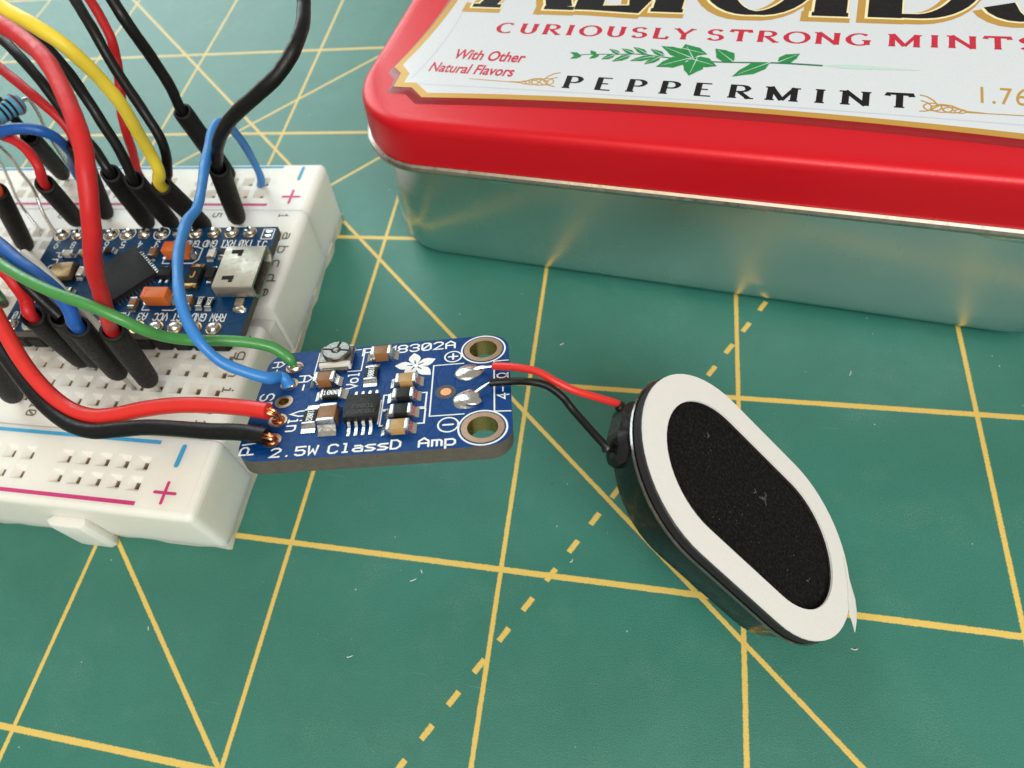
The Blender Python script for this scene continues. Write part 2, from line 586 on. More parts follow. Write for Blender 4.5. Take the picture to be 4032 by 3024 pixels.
# vector lettering like board silkscreen: 4 wide, 6 high
G = {
 '0': [[(1, 0), (3, 0), (4, 1), (4, 5), (3, 6), (1, 6), (0, 5), (0, 1), (1, 0)], [(0.6, 1.2), (3.4, 4.8)]],
 'O': [[(1, 0), (3, 0), (4, 1), (4, 5), (3, 6), (1, 6), (0, 5), (0, 1), (1, 0)]],
 '1': [[(0.8, 4.8), (2, 6), (2, 0)], [(0.8, 0), (3.2, 0)]],
 '2': [[(0, 5), (1, 6), (3, 6), (4, 5), (4, 4), (0, 0), (4, 0)]],
 '3': [[(0, 5), (1, 6), (3, 6), (4, 5), (4, 4), (3, 3), (4, 2), (4, 1), (3, 0), (1, 0), (0, 1)], [(1.5, 3), (3, 3)]],
 '4': [[(3, 0), (3, 6), (0, 2.2), (4, 2.2)]],
 '5': [[(4, 6), (0, 6), (0, 3.4), (2.8, 3.6), (4, 2.6), (4, 1), (3, 0), (1, 0), (0, 0.8)]],
 '6': [[(3.5, 6), (1.2, 5), (0, 3), (0, 1), (1, 0), (3, 0), (4, 1), (4, 2.4), (3, 3.3), (1, 3.3), (0, 2.6)]],
 '7': [[(0, 6), (4, 6), (4, 5), (1.2, 1), (1.2, 0)]],
 '8': [[(1, 3), (0, 4), (0, 5), (1, 6), (3, 6), (4, 5), (4, 4), (3, 3), (4, 2), (4, 1), (3, 0), (1, 0), (0, 1), (0, 2), (1, 3)], [(1, 3), (3, 3)]],
 '9': [[(0.5, 0), (2.8, 1), (4, 3), (4, 5), (3, 6), (1, 6), (0, 5), (0, 3.6), (1, 2.7), (3, 2.7), (4, 3.4)]],
 'A': [[(0, 0), (0, 4), (2, 6), (4, 4), (4, 0)], [(0, 2.4), (4, 2.4)]],
 'C': [[(4, 1), (3, 0), (1, 0), (0, 1), (0, 5), (1, 6), (3, 6), (4, 5)]],
 'D': [[(0, 0), (0, 6), (2.4, 6), (4, 4.4), (4, 1.6), (2.4, 0), (0, 0)]],
 'G': [[(4, 5), (3, 6), (1, 6), (0, 5), (0, 1), (1, 0), (3, 0), (4, 1), (4, 3), (2.2, 3)]],
 'I': [[(2, 0), (2, 6)], [(1, 0), (3, 0)], [(1, 6), (3, 6)]],
 'J': [[(0, 1), (1, 0), (2, 0), (3, 1), (3, 6)]],
 'M': [[(0, 0), (0, 6), (2, 3.6), (4, 6), (4, 0)]],
 'N': [[(0, 0), (0, 6), (4, 0), (4, 6)]],
 'P': [[(0, 0), (0, 6), (3, 6), (4, 5), (4, 3.6), (3, 2.6), (0, 2.6)]],
 'R': [[(0, 0), (0, 6), (3, 6), (4, 5), (4, 3.8), (3, 2.9), (0, 2.9)], [(2, 2.9), (4, 0)]],
 'S': [[(4, 5), (3, 6), (1, 6), (0, 5), (0, 4), (1, 3), (3, 3), (4, 2), (4, 1), (3, 0), (1, 0), (0, 1)]],
 'T': [[(0, 6), (4, 6)], [(2, 6), (2, 0)]],
 'U': [[(0, 6), (0, 1), (1, 0), (3, 0), (4, 1), (4, 6)]],
 'V': [[(0, 6), (0, 4), (2, 0), (4, 4), (4, 6)]],
 'W': [[(0, 6), (0.6, 0), (2, 3.4), (3.4, 0), (4, 6)]],
 'X': [[(0, 0), (4, 6)], [(0, 6), (4, 0)]],
 'a': [[(0.6, 4), (3, 4), (4, 3), (4, 0), (1, 0), (0, 0.8), (0, 1.6), (1, 2.3), (4, 2.3)]],
 'b': [[(0, 6), (0, 0), (3, 0), (4, 1), (4, 3), (3, 4), (0, 4)]],
 'c': [[(4, 4), (1, 4), (0, 3), (0, 1), (1, 0), (4, 0)]],
 'd': [[(4, 6), (4, 0), (1, 0), (0, 1), (0, 3), (1, 4), (4, 4)]],
 'e': [[(0, 2.1), (4, 2.1), (4, 3), (3, 4), (1, 4), (0, 3), (0, 1), (1, 0), (3.6, 0)]],
 'f': [[(1.4, 0), (1.4, 5), (2.4, 6), (3.4, 6)], [(0.2, 3.8), (3, 3.8)]],
 'g': [[(0.6, -1.8), (3, -1.8), (4, -0.8), (4, 4), (1, 4), (0, 3), (0, 1), (1, 0), (4, 0)]],
 'h': [[(0, 6), (0, 0)], [(0, 4), (3, 4), (4, 3), (4, 0)]],
 'i': [[(1, 4), (2, 4), (2, 0)], [(1, 0), (3, 0)], [(2, 5.6), (2, 6)]],
 'j': [[(2.6, 4), (2.6, -1), (1.6, -1.8), (0.6, -1.8)], [(2.6, 5.6), (2.6, 6)]],
 'l': [[(1, 6), (2, 6), (2, 0)], [(1, 0), (3, 0)]],
 'm': [[(0, 0), (0, 4), (1.6, 4), (2, 3.4), (2, 0)], [(2, 3.4), (2.4, 4), (3.2, 4), (4, 3.2), (4, 0)]],
 'n': [[(0, 4), (0, 0)], [(0, 3.2), (1, 4), (3, 4), (4, 3), (4, 0)]],
 'o': [[(1, 0), (3, 0), (4, 1), (4, 3), (3, 4), (1, 4), (0, 3), (0, 1), (1, 0)]],
 'p': [[(0, -2), (0, 4), (3, 4), (4, 3), (4, 1), (3, 0), (0, 0)]],
 'r': [[(0.4, 4), (0.4, 0)], [(0.4, 2.6), (1.8, 4), (3.4, 4)]],
 's': [[(4, 4), (1, 4), (0, 3.2), (1, 2.2), (3, 1.8), (4, 1), (3, 0), (0, 0)]],
 '.': [[(1.7, 0), (1.9, 0.25)]],
 '-': [[(0.4, 3), (3.6, 3)]],
 '+': [[(0.4, 3), (3.6, 3)], [(2, 1.4), (2, 4.6)]],
 'Q': [[(0, 0), (1.3, 0), (1.3, 0.8), (0.2, 2.4), (0.2, 4.4), (1.2, 5.8), (2.8, 5.8), (3.8, 4.4), (3.8, 2.4), (2.7, 0.8), (2.7, 0), (4, 0)]],
}


def write(ink, text, org, h, adv, wd, z, ang=0.0, xs=None):
    """strokes of text starting at org, cap height h, advance adv; ang in degrees"""
    k = h / 6.0
    kx = xs if xs is not None else adv * 0.72 / 4
    c, s_ = math.cos(math.radians(ang)), math.sin(math.radians(ang))
    for i, ch in enumerate(text):
        for j, pl in enumerate(G.get(ch, [])):
            pts = []
            for px, py in pl:
                u, v = i * adv + px * kx, py * k
                pts.append((org[0] + u * c - v * s_, org[1] + u * s_ + v * c))
            closed = len(pts) > 3 and (Vector(pts[0]) - Vector(pts[-1])).length < 1e-6
            ink.ribbon(pts[:-1] if closed else pts, wd, z + 0.0015 * j + 0.0006 * (i % 2), closed)


def text_mesh(name, txt, org, h, mat, parent, z, xscale=1.0, shear=0.0, ang=0.0, bold=0.0, space=1.0):
    """lettering from Blender's built-in face, as a flat sheet"""
    cu = bpy.data.curves.new('tmp', 'FONT')
    cu.body = txt
    cu.size = 1.0
    cu.shear = shear
    cu.offset = bold
    cu.space_character = space
    ob = bpy.data.objects.new('tmp', cu)
    COL.objects.link(ob)
    dg = bpy.context.evaluated_depsgraph_get()
    me = bpy.data.meshes.new_from_object(ob.evaluated_get(dg))
    bpy.data.objects.remove(ob)
    bpy.data.curves.remove(cu)
    k = h / 0.69
    me.transform(Matrix.Translation((org[0] * S, org[1] * S, z * S)) @ Matrix.Rotation(math.radians(ang), 4, 'Z') @ Matrix.Diagonal((k * xscale * S, k * S, 1, 1)))
    me.name = name
    me.materials.clear()
    me.materials.append(MAT[mat])
    return link(bpy.data.objects.new(name, me), parent)


def blob(name, c, r, mat, parent, sq=(1, 1, 0.6), seed=0, rough=0.12, seg=14):
    """a lump of solder or glue: an uneven dome"""
    rnd = random.Random(seed)
    ph = [(rnd.uniform(0, 6.28), rnd.uniform(0, 6.28), rnd.uniform(1, 3)) for _ in range(4)]
    V, F = [], []
    rings = 8
    for i in range(rings + 1):
        th = math.pi * 0.5 * i / rings
        for k in range(seg):
            a = 2 * math.pi * k / seg
            q = 1 + rough * sum(math.sin(p[2] * a + p[0] + p[1] * th) for p in ph) / 2
            rr = r * math.cos(th) * q
            V.append((c[0] + rr * math.cos(a) * sq[0], c[1] + rr * math.sin(a) * sq[1], c[2] + r * math.sin(th) ** 0.8 * sq[2]))
    for i in range(rings):
        for k in range(seg):
            k2 = (k + 1) % seg
            F.append((i * seg + k, i * seg + k2, (i + 1) * seg + k2, (i + 1) * seg + k))
    return build(name, V, F, mat, parent, smooth=True)


# ------------------------------------------------------------------ the cutting mat
def build_mat():
    hx0, hx1, hy0, hy1 = -330, 330, -190, 330
    o = loft('cutting_mat', [[(x, y, z) for x, y in ((hx0 + i, hy0 + i), (hx1 - i, hy0 + i), (hx1 - i, hy1 - i), (hx0 + i, hy1 - i))] for i, z in ((0.4, -2.2), (0, -1.8), (0, -0.4), (0.4, 0.0))], 'mat', None)
    o['kind'] = 'structure'
    o['label'] = 'green self-healing cutting mat with yellow inch grid'
    # bits of lint and swarf lying on the mat
    lint = [((15.7, -2.6), 0.9, 0.5), ((33.0, 2.0), 0.5, 1.2), ((10.5, -12.0), 0.7, 0.3), ((-14.0, -12.5), 0.6, 2.0), ((46.0, 22.0), 0.6, 0.9), ((63.5, 30.0), 0.6, 1.3), ((61.0, -3.5), 0.8, 0.1), ((16.5, -1.4), 0.4, 2.2), ((29.0, 32.0), 0.7, 0.7)]
    for i, (p, l, a) in enumerate(lint):
        rnd = random.Random(i)
        pts = [(p[0] + math.cos(a) * l * t + rnd.uniform(-.12, .12), p[1] + math.sin(a) * l * t + rnd.uniform(-.12, .12), 0.06 + 0.05 * math.sin(3 * t)) for t in (-0.5, 0, 0.5)]
        q = tube('lint_fibre', spline(pts, 4), [0.02] + [0.05] * 7 + [0.02], 'w_white', None, seg=6)
        q['kind'] = 'stuff'
    return o


# ------------------------------------------------------------------ breadboard
BB_O, BB_A, BB_Z = (-10.7, 39.75), 0.0125, 9.8
PT = 2.54


def bbw(u, v, z=BB_Z):
    c, s_ = math.cos(BB_A), math.sin(BB_A)
    return (BB_O[0] + c * u - s_ * v, BB_O[1] + s_ * u + c * v, z)


def build_breadboard():
    t = thing('breadboard', 'white solderless breadboard packed with jumper wires', 'breadboard', (BB_O[0], BB_O[1], 0), Matrix.Rotation(BB_A, 3, 'Z'))
    U0, U1 = -79.5, 3.15
    Z = BB_Z
    cols = [-PT * k for k in range(30)]
    rail = [-5.2 - PT * (6 * g + k) for g in range(5) for k in range(5)]
    rail = [u for u in rail if u > U0 + 1.5]

    def block(name, v0, v1, rows, us, r_back, r_front):
        """one moulded strip: top plate with funnel-shaped contact holes, side walls, rounded outer edges"""
        V, F, FM = [], [], []
        h = 0.86
        e = 0.85
        def brk(lo, hi, cs):
            out = [lo]
            for c_ in sorted(cs):
                out += [c_ - h, c_ + h]
            return out + [hi]
        ua, ub = U0 + e, U1 - e
        va, vb = v0 + (e if r_front else 0.04), v1 - (e if r_back else 0.04)
        xs, ys = brk(ua, ub, us), brk(va, vb, rows)
        idx = {}
        def vid(x, y, z):
            k = (round(x, 4), round(y, 4), round(z, 4))
            if k not in idx:
                idx[k] = len(V)
                V.append((x, y, z))
            return idx[k]
        for i in range(len(xs) - 1):
            for j in range(len(ys) - 1):
                x0, x1, y0, y1 = xs[i], xs[i + 1], ys[j], ys[j + 1]
                o4 = [vid(x0, y0, Z), vid(x1, y0, Z), vid(x1, y1, Z), vid(x0, y1, Z)]
                if i % 2 == 1 and j % 2 == 1:
                    cx, cy = (x0 + x1) / 2, (y0 + y1) / 2
                    a, b = 0.27, 0.41
                    n1 = [vid(cx - a, cy - b, Z - 0.7), vid(cx + a, cy - b, Z - 0.7), vid(cx + a, cy + b, Z - 0.7), vid(cx - a, cy + b, Z - 0.7)]
                    n2 = [vid(cx - a, cy - b, Z - 1.7), vid(cx + a, cy - b, Z - 1.7), vid(cx + a, cy + b, Z - 1.7), vid(cx - a, cy + b, Z - 1.7)]
                    for k in range(4):
                        k2 = (k + 1) % 4
                        F.append((o4[k], o4[k2], n1[k2], n1[k])); FM.append(0)
                        F.append((n1[k], n1[k2], n2[k2], n2[k])); FM.append(1)
                    F.append(tuple(n2)); FM.append(1)
                else:
                    F.append(tuple(o4)); FM.append(0)
        # outer shell: rounded edge then wall down to the foam tape
        def ring(off, z):
            out = []
            for cx, cy, a0, rnd_ in ((ua, va, 180, r_front), (ub, va, 270, r_front), (ub, vb, 0, r_back), (ua, vb, 90, r_back)):
                for k in range(5):
                    a = math.radians(a0 + 22.5 * k)
                    if rnd_:
                        out.append((cx + off * math.cos(a), cy + off * math.sin(a)))
                    else:
                        out.append((cx + off * (-1 if cx == ua else 1), cy + (k - 2) * 0.004 * (1 if cx == ub else -1)))
            return out, z
        prof = [(0.01, Z), (0.32, Z - 0.06), (0.58, Z - 0.22), (0.76, Z - 0.48), (0.85, Z - 0.85), (0.80, Z - 5.0), (0.74, 1.2)]
        prev = None
        for off, z in prof:
            r, zz = ring(off, z)
            nr = len(r)
            ids = [len(V) + k for k in range(nr)]
            V += [(p[0], p[1], zz) for p in r]
            if prev:
                for k in range(nr):
                    k2 = (k + 1) % nr
                    F.append((ids[k], ids[k2], prev[k2], prev[k])); FM.append(0)
            prev = ids
        F.append(tuple(prev[::-1])); FM.append(0)
        o = build(name, V, F, ['plastic_white', 'contact'], t, fmat=FM)
        return o

    VB, VF = 15.0, -42.0
    seam_b, seam_f = 5.0, -32.2
    block('power_rail', seam_b + 0.05, VB, (8.3, 10.85), rail, True, False)
    block('power_rail', VF, seam_f - 0.05, (-38.4, -35.85), rail, False, True)
    gut0, gut1 = -13.97 - 1.6, -13.97 + 1.6
    block('terminal_strip', gut1, seam_b - 0.05, [-PT * k for k in range(5)], cols, False, False)
    block('terminal_strip', seam_f + 0.05, gut0, [-PT * (k + 7) for k in range(5)], cols, False, False)
    box('centre_channel', ((U0 + U1) / 2, -13.97, (Z - 2.6 + 1.2) / 2), (U1 - U0 - 1.2, 3.3, Z - 3.8), 'plastic_white', t)
    # foam tape underneath with a ragged edge
    rnd = random.Random(3)
    pts = []
    for x in [U0 + k * 2.0 for k in range(int((U1 - U0) / 2) + 1)]:
        pts.append((x, VF + 0.3 + rnd.uniform(-.1, .15)))
    for k in range(29):
        pts.append((U1 - 0.15 + rnd.uniform(-.28, .22), VF + 0.4 + k * 1.98))
    for x in [U1 - k * 2.0 for k in range(int((U1 - U0) / 2) + 1)]:
        pts.append((x, VB - 0.3 + rnd.uniform(-.1, .15)))
    filled('adhesive_foam', [pts], 0.0, 1.25, 'foam', t)
    # locking tab on the near long side
    for u in (-14.2, -62.0):
        tp = [(u - 2.3, VF + 0.4), (u - 3.4, VF - 0.75), (u - 2.6, VF - 1.35), (u + 1.5, VF - 1.35), (u + 2.1, VF - 0.85), (u + 1.6, VF + 0.4)]
        rings = [[(x, y, z) for x, y in tp] for z in (0.15,)]
        sc = lambda f, z: [((x - u) * f + u, (y - VF) * f + VF, z) for x, y in tp]
        loft('locking_tab', [sc(0.94, 0.1), sc(1.0, 0.5), sc(1.0, 5.6), sc(0.93, 6.3)], 'plastic_white', t)
    # printing
    z = Z + 0.012

    def mark(name, mat, strokes):
        i_ = Ink()
        for n_, (pts, wd, cap) in enumerate(strokes):
            i_.ribbon(pts, wd, z + 0.004 * n_, round_cap=cap)
        return i_.done(name, mat, t)
    mark('blue_rail_line', 'ink_blue', [([(-76.5, 14.02), (-3.1, 14.02)], 0.45, False)])
    mark('pink_rail_line', 'ink_pink', [([(-76.5, 6.1), (-3.3, 6.1)], 0.5, False)])
    mark('blue_rail_line', 'ink_blue', [([(-76.5, -33.0), (-4.0, -33.0)], 0.5, False)])
    mark('pink_rail_line', 'ink_pink', [([(-76.5, -40.75), (-4.1, -40.75)], 0.5, False)])
    mark('minus_sign', 'ink_blue', [([(0.05, 13.8), (0.0, 11.4)], 0.5, True)])
    mark('minus_sign', 'ink_blue', [([(-0.93, -33.3), (-1.0, -35.7)], 0.6, True)])
    for cx, cy in ((-0.1, 7.75), (-1.05, -39.15)):
        mark('plus_sign', 'ink_pink', [([(cx - 1.25, cy), (cx + 1.25, cy)], 0.38, True), ([(cx, cy - 1.25), (cx, cy + 1.25)], 0.38, True)])
    for k, ch in enumerate('abcdefghij'):
        r = k if k < 5 else k + 2
        ik = Ink()
        write(ik, ch, (1.05 if ch not in 'gj' else 1.25, -PT * r + 0.62), 1.3, 1.4, 0.21, z, -90, xs=0.27)
        ik.done('row_letter', 'ink_black', t)
    for n_ in (1, 5, 10, 15, 20, 25, 30):
        for v in (3.75, -30.2):
            tx = str(n_)
            ik = Ink()
            write(ik, tx, (-PT * (n_ - 1) - 0.75, v + 0.55 * len(tx)), 1.25, 1.0, 0.19, z, -90, xs=0.18)
            ik.done('column_number', 'ink_black', t)
    return t


# ------------------------------------------------------------------ small board components
def solder_pad(parent, c, sx, sy, z, name='solder_pad'):
    """tinned pad with a low meniscus"""
    bm = bmesh.new()
    bm_box(bm, (c[0], c[1], z + 0.05), (sx, sy, 0.1), 0, 0.045)
    return from_bm(name, bm, 'solder', parent, True)


def chip_part(name, parent, c, size, axis, body, z, cap=0.42, pad=0.55, bodyz=None, mark=None, markang=0, mh=0.55):
    """two-terminal chip: body, metal end caps, solder fillets. axis 0: ends left/right, 1: ends front/back"""
    L, W, H = size
    dim = (L, W, H) if axis == 0 else (W, L, H)
    bd = box(name, (c[0], c[1], z + 0.06 + H / 2), (dim[0] - (cap * 1.6 if axis == 0 else 0.0), dim[1] - (cap * 1.6 if axis == 1 else 0.0), H), body, parent, bevel=0.04)
    for sg in (-1, 1):
        off = (L / 2 - cap / 2) * sg
        cc = (c[0] + off, c[1]) if axis == 0 else (c[0], c[1] + off)
        es = (cap, W + 0.05, H + 0.05) if axis == 0 else (W + 0.05, cap, H + 0.05)
        box('end_cap', (cc[0], cc[1], z + 0.06 + H / 2), es, 'endcap', bd, bevel=0.09)
        # fillet: wedge of solder from pad up the end face
        o2 = (L / 2 + pad / 2 - 0.05) * sg
        w2 = W * 1.02
        hh = H * 0.62
        x0, x1 = (L / 2 - 0.04) * sg, (L / 2 + pad) * sg
        prof = [(x0, z + 0.02), (x1, z + 0.02), (x1, z + 0.09), ((x0 * 0.55 + x1 * 0.45), z + 0.09 + hh * 0.28), (x0, z + 0.06 + hh)]
        V, F = [], []
        for yy in (-w2 / 2, w2 / 2):
            for (px, pz) in prof:
                V.append((c[0] + px, c[1] + yy, pz) if axis == 0 else (c[0] + yy, c[1] + px, pz))
        n = len(prof)
        F = [(k, (k + 1) % n, n + (k + 1) % n, n + k) for k in range(n)] + [tuple(range(n))[::-1], tuple(range(n, 2 * n))]
        build('solder_fillet', V, F, 'solder', bd)
    if mark:
        ik = Ink()
        wd = mh * 0.17
        adv = mh * 0.72
        tw = adv * len(mark) - adv * 0.25
        a = math.radians(markang)
        ox = c[0] - math.cos(a) * tw / 2 + math.sin(a) * mh / 2
        oy = c[1] - math.sin(a) * tw / 2 - math.cos(a) * mh / 2
        write(ik, mark, (ox, oy), mh, adv, wd, z + 0.06 + H + 0.012, markang)
        ik.done('marking', 'silk', bd)
    return bd


def annulus(name, parent, cx, cy, ro, ri, z0, z1, mat):
    return filled(name, [circle(cx, cy, ro), circle(cx, cy, ri)], z0, z1, mat, parent)


def ring_wall(name, parent, cx, cy, r, z0, z1, mat):
    n = 32
    V = [(cx + r * math.cos(2 * math.pi * k / n), cy + r * math.sin(2 * math.pi * k / n), z) for z in (z0, z1) for k in range(n)]
    F = [((k + 1) % n, k, n + k, n + (k + 1) % n) for k in range(n)]
    return build(name, V, F, mat, parent, smooth=True)


AMP_C = (14.052, 8.714, 19.978)
AMP_R = ((0.983305, -0.176454, -0.044442), (0.181965, 0.953038, 0.242090), (-0.000362, -0.246135, 0.969235))


def ampw(a, b, c=0.0):
    return tuple(AMP_C[i] + sum(AMP_R[i][k] * v for k, v in enumerate((a, b, c))) for i in range(3))


def build_amp():
    t = thing('amplifier_board', 'small dark blue amplifier circuit board marked 2.5W ClassD Amp, held up by wires', 'circuit board', AMP_C, AMP_R)
    TH = 1.6
    pads = [(-9.15, 5.11), (-9.15, 2.55), (-9.15, 0.0), (-9.15, -2.55), (-9.15, -5.11)]
    mh = [(9.62, 5.4), (9.52, -5.4)]
    holes = [circle(x, y, 0.52, 24) for x, y in pads] + [circle(x, y, 1.34, 40) for x, y in mh]
    pcb = filled('board_plate', [rrect(12.05, 7.6, 2.1, 8)] + holes, -TH, 0.0, 'pcb_amp', t, 'fr4_edge')
    for x, y in mh:
        annulus('mounting_ring', t, x, y, 1.86, 1.33, 0.0, 0.05, 'ring')
        ring_wall('plated_wall', t, x, y, 1.335, -TH, 0.05, 'gold')
    for x, y in pads:
        annulus('pad_ring', t, x, y, 0.88, 0.5, 0.0, 0.05, 'ring')
        ring_wall('plated_wall', t, x, y, 0.515, -TH, 0.05, 'gold')
    z = 0.02

    def word(tx, org, h, adv, wd, ang=0.0):
        i_ = Ink()
        write(i_, tx, org, h, adv, wd, z, ang)
        return i_.done('silkscreen_word', 'silk', t)
    for x, y in mh:
        i_ = Ink()
        i_.ribbon(circle(x, y, 2.08, 48), 0.16, z, True)
        i_.done('silkscreen_ring', 'silk', t)
    word('2.5W', (-8.85, -7.2), 1.0, 1.115, 0.19, 0.3)
    word('ClassD', (-3.7, -7.2), 1.0, 1.09, 0.19)
    word('Amp', (4.15, -7.2), 1.0, 1.12, 0.19)
    word('PAM8302A', (-2.35, 6.05), 1.1, 1.19, 0.19)
    word('A+', (-11.5, 6.2), 1.15, 1.15, 0.17, -90)
    word('A-', (-8.3, 3.65), 1.35, 1.3, 0.18, -90)
    word('SD', (-11.65, 1.3), 1.3, 1.25, 0.18, -90)
    word('Vin', (-8.1, -1.5), 1.2, 0.95, 0.18, -90)
    word('PWR', (-10.5, -6.7), 1.25, 1.25, 0.18, 90)
    word('Vol', (-2.35, 1.15), 1.0, 0.85, 0.17, 90)
    word('4-8Q', (11.85, -1.95), 1.0, 0.95, 0.14, 90)
    ik = Ink()
    # terminal block outline
    ik.ribbon([(7.75, 3.5), (4.9, 3.52), (4.86, -3.52), (7.9, -3.55)], 0.13, z)
    ik.ribbon([(11.95, 3.42), (10.62, 3.42), (10.55, -3.5), (11.95, -3.6)], 0.13, z)
    for cx, cy, r in ((6.72, 4.66, 0.8), (6.55, -4.76, 0.88)):
        ik.ribbon(circle(cx, cy, r, 32), 0.15, z, True)
        ik.ribbon([(cx - 0.42, cy), (cx + 0.42, cy)], 0.19, z + 0.003)
    ik.ribbon([(6.72, 4.24), (6.72, 5.08)], 0.19, z + 0.006)
    for y0, y1 in ((-0.22, -2.2), (-2.36, -4.28)):
        ik.ribbon([(0.47, y0), (4.45, y0 - 0.06), (4.42, y1 - 0.04), (0.47, y1)], 0.15, z, True)
    ik.ribbon([(0.28, -0.9), (0.28, -4.0)], 0.12, z)
    ik.ribbon([(-3.55, 3.75), (-2.2, 3.72), (-2.2, 6.9)], 0.13, z + 0.001)
    ik.ribbon([(-6.9, 3.75), (-6.9, 7.1), (-2.6, 7.1)], 0.13, z + 0.001)
    ik.done('silkscreen_outlines', 'silk', t)['kind'] = 'stuff'
    # five-petal flower emblem, dark slits in the middle
    tips = [(2.85, 5.72), (5.0, 4.55), (4.66, 2.22), (2.28, 2.32), (1.1, 3.96)]
    C = (3.12, 3.78)
    fl, sl = Ink(), Ink()
    for i, tp in enumerate(tips):
        d = Vector((tp[0] - C[0], tp[1] - C[1]))
        L = d.length
        d.normalize()
        nrm = Vector((-d.y, d.x))
        pr = [(0.0, 0.0), (0.28, 0.40), (0.52, 0.60), (0.72, 0.50), (0.88, 0.24), (1.0, 0.04)]
        left = [Vector(C) + d * L * a + nrm * b for a, b in pr]
        right = [Vector(C) + d * L * a - nrm * b for a, b in pr]
        fl.poly([left[0]] + right[1:] + left[:0:-1], z + 0.002 * i)
        sl.ribbon([Vector(C) + d * L * 0.17, Vector(C) + d * L * 0.40], lambda dd, tt: 0.16 * (1 - 0.5 * tt), z + 0.016)
    fl.done('flower_emblem', 'silk', t)
    sl.done('emblem_slits', 'pcb_amp', t)
    # two-terminal chips
    chip_part('ceramic_capacitor', t, (-0.2, 5.45), (2.05, 1.3, 0.95), 0, 'cap_brown', 0)
    chip_part('ceramic_capacitor', t, (-5.35, 2.15), (2.05, 1.3, 0.95), 0, 'cap_brown', 0)
    chip_part('ceramic_capacitor', t, (2.55, 1.2), (2.0, 1.25, 0.75), 0, 'cap_tan', 0)
    chip_part('ferrite_bead', t, (2.45, -0.85), (2.0, 1.25, 0.7), 0, 'chip_black', 0)
    chip_part('ferrite_bead', t, (2.4, -3.0), (2.0, 1.25, 0.7), 0, 'chip_black', 0)
    chip_part('ceramic_capacitor', t, (2.3, -5.0), (2.0, 1.25, 0.75), 0, 'cap_tan', 0)
    chip_part('ceramic_capacitor', t, (-4.1, -3.25), (2.3, 1.6, 1.2), 1, 'cap_brown', 0, pad=0.75)
    chip_part('chip_resistor', t, (-1.0, 2.75), (2.05, 1.25, 0.42), 1, 'chip_black', 0, cap=0.3, pad=0.62, mark='1000', markang=-90, mh=0.5)
    chip_part('chip_resistor', t, (-4.5, 0.25), (2.05, 1.25, 0.42), 0, 'chip_black', 0, cap=0.3, pad=0.5, mark='1000', markang=0, mh=0.55)
    chip_part('chip_resistor', t, (-5.95, -2.75), (2.05, 1.25, 0.42), 1, 'chip_black', 0, cap=0.3, pad=0.8, mark='1002', markang=-90, mh=0.5)
    # amplifier chip with eight gull-wing leads
    ic = box('amplifier_chip', (-1.2, -2.4, 0.56), (3.0, 3.0, 0.86), 'chip_black', t, bevel=0.08)
    for sg in (-1, 1):
        for k in range(4):
            x = -2.18 + 0.653 * k
            y0 = -2.4 + sg * 1.48
            pts = [(x, y0, 0.55), (x, y0 + sg * 0.28, 0.55), (x, y0 + sg * 0.5, 0.14), (x, y0 + sg * 1.05, 0.1)]
            V, F = [], []
            for p in pts:
                for dx, dz in ((-0.13, -0.07), (0.13, -0.07), (0.13, 0.07), (-0.13, 0.07)):
                    V.append((p[0] + dx, p[1], p[2] + dz))
            for i in range(3):
                for q in range(4):
                    q2 = (q + 1) % 4
                    F.append((i * 4 + q, i * 4 + q2, i * 4 + 4 + q2, i * 4 + 4 + q))
            F += [(3, 2, 1, 0), (12, 13, 14, 15)]
            build('chip_lead', V, F, 'endcap', ic)
            solder_pad(ic, (x, y0 + sg * 1.0), 0.34, 0.95, 0.0)
    mk = Ink()
    write(mk, 'M8302A', (0.05, -3.05), 0.48, 0.42, 0.055, 1.0, 180)
    write(mk, 'TD06J', (-0.05, -2.3), 0.48, 0.42, 0.055, 1.0, 180)
    mk.done('laser_marking', 'mark_grey', ic)
    # trimmer potentiometer
    tp = box('volume_trimmer', (-4.75, 5.55, 0.42), (3.1, 3.0, 0.75), 'alumina', t, bevel=0.08)
    box('metal_frame', (-4.75, 5.55, 0.62), (3.35, 2.3, 0.55), 'nickel', tp, bevel=0.12)
    box('tab_terminal', (-4.75, 3.95, 0.22), (2.6, 0.5, 0.4), 'nickel', tp, bevel=0.08)
    for dx in (-1.2, 1.2):
        solder_pad(tp, (-4.75 + dx, 7.0), 0.8, 0.7, 0.0)
    dial = []
    nd = 48
    for r, zz in ((1.36, 0.85), (1.4, 1.0), (1.4, 1.22), (1.28, 1.34), (1.0, 1.345), (0.6, 1.345)):
        dial.append([(-4.62 + r * (1 + (0.03 * math.sin(9 * 2 * math.pi * k / nd) if r > 1.45 else 0)) * math.cos(2 * math.pi * k / nd), 5.6 + r * math.sin(2 * math.pi * k / nd), zz) for k in range(nd)])
    loft('adjuster_dial', dial, 'nickel', tp)
    for x0_, x1_, y0_, y1_ in ((-5.85, -5.12, 5.85, 5.68), (-4.12, -3.4, 5.5, 5.34), (-4.5, -4.36, 6.05, 6.75)):
        wv = Ink()
        wv.ribbon([(x0_, y0_), (x1_, y1_)], 0.26, 1.352)
        wv.done('adjuster_slot', 'dark', tp)
    annulus('rivet_groove', tp, -4.62, 5.55, 0.5, 0.34, 1.346, 1.353, 'dark')
    blob('centre_rivet', (-4.62, 5.55, 1.35), 0.36, 'nickel', tp, (1, 1, 0.3), 5, 0.03)
    # speaker output solder joints, a bare copper via
    blob('solder_joint', (8.25, 2.0, 0.0), 1.2, 'solder', t, (1.15, 0.9, 0.42), 21, 0.16, 24)
    blob('solder_joint', (8.2, -1.9, 0.0), 1.2, 'solder', t, (1.1, 0.95, 0.5), 22, 0.14, 24)
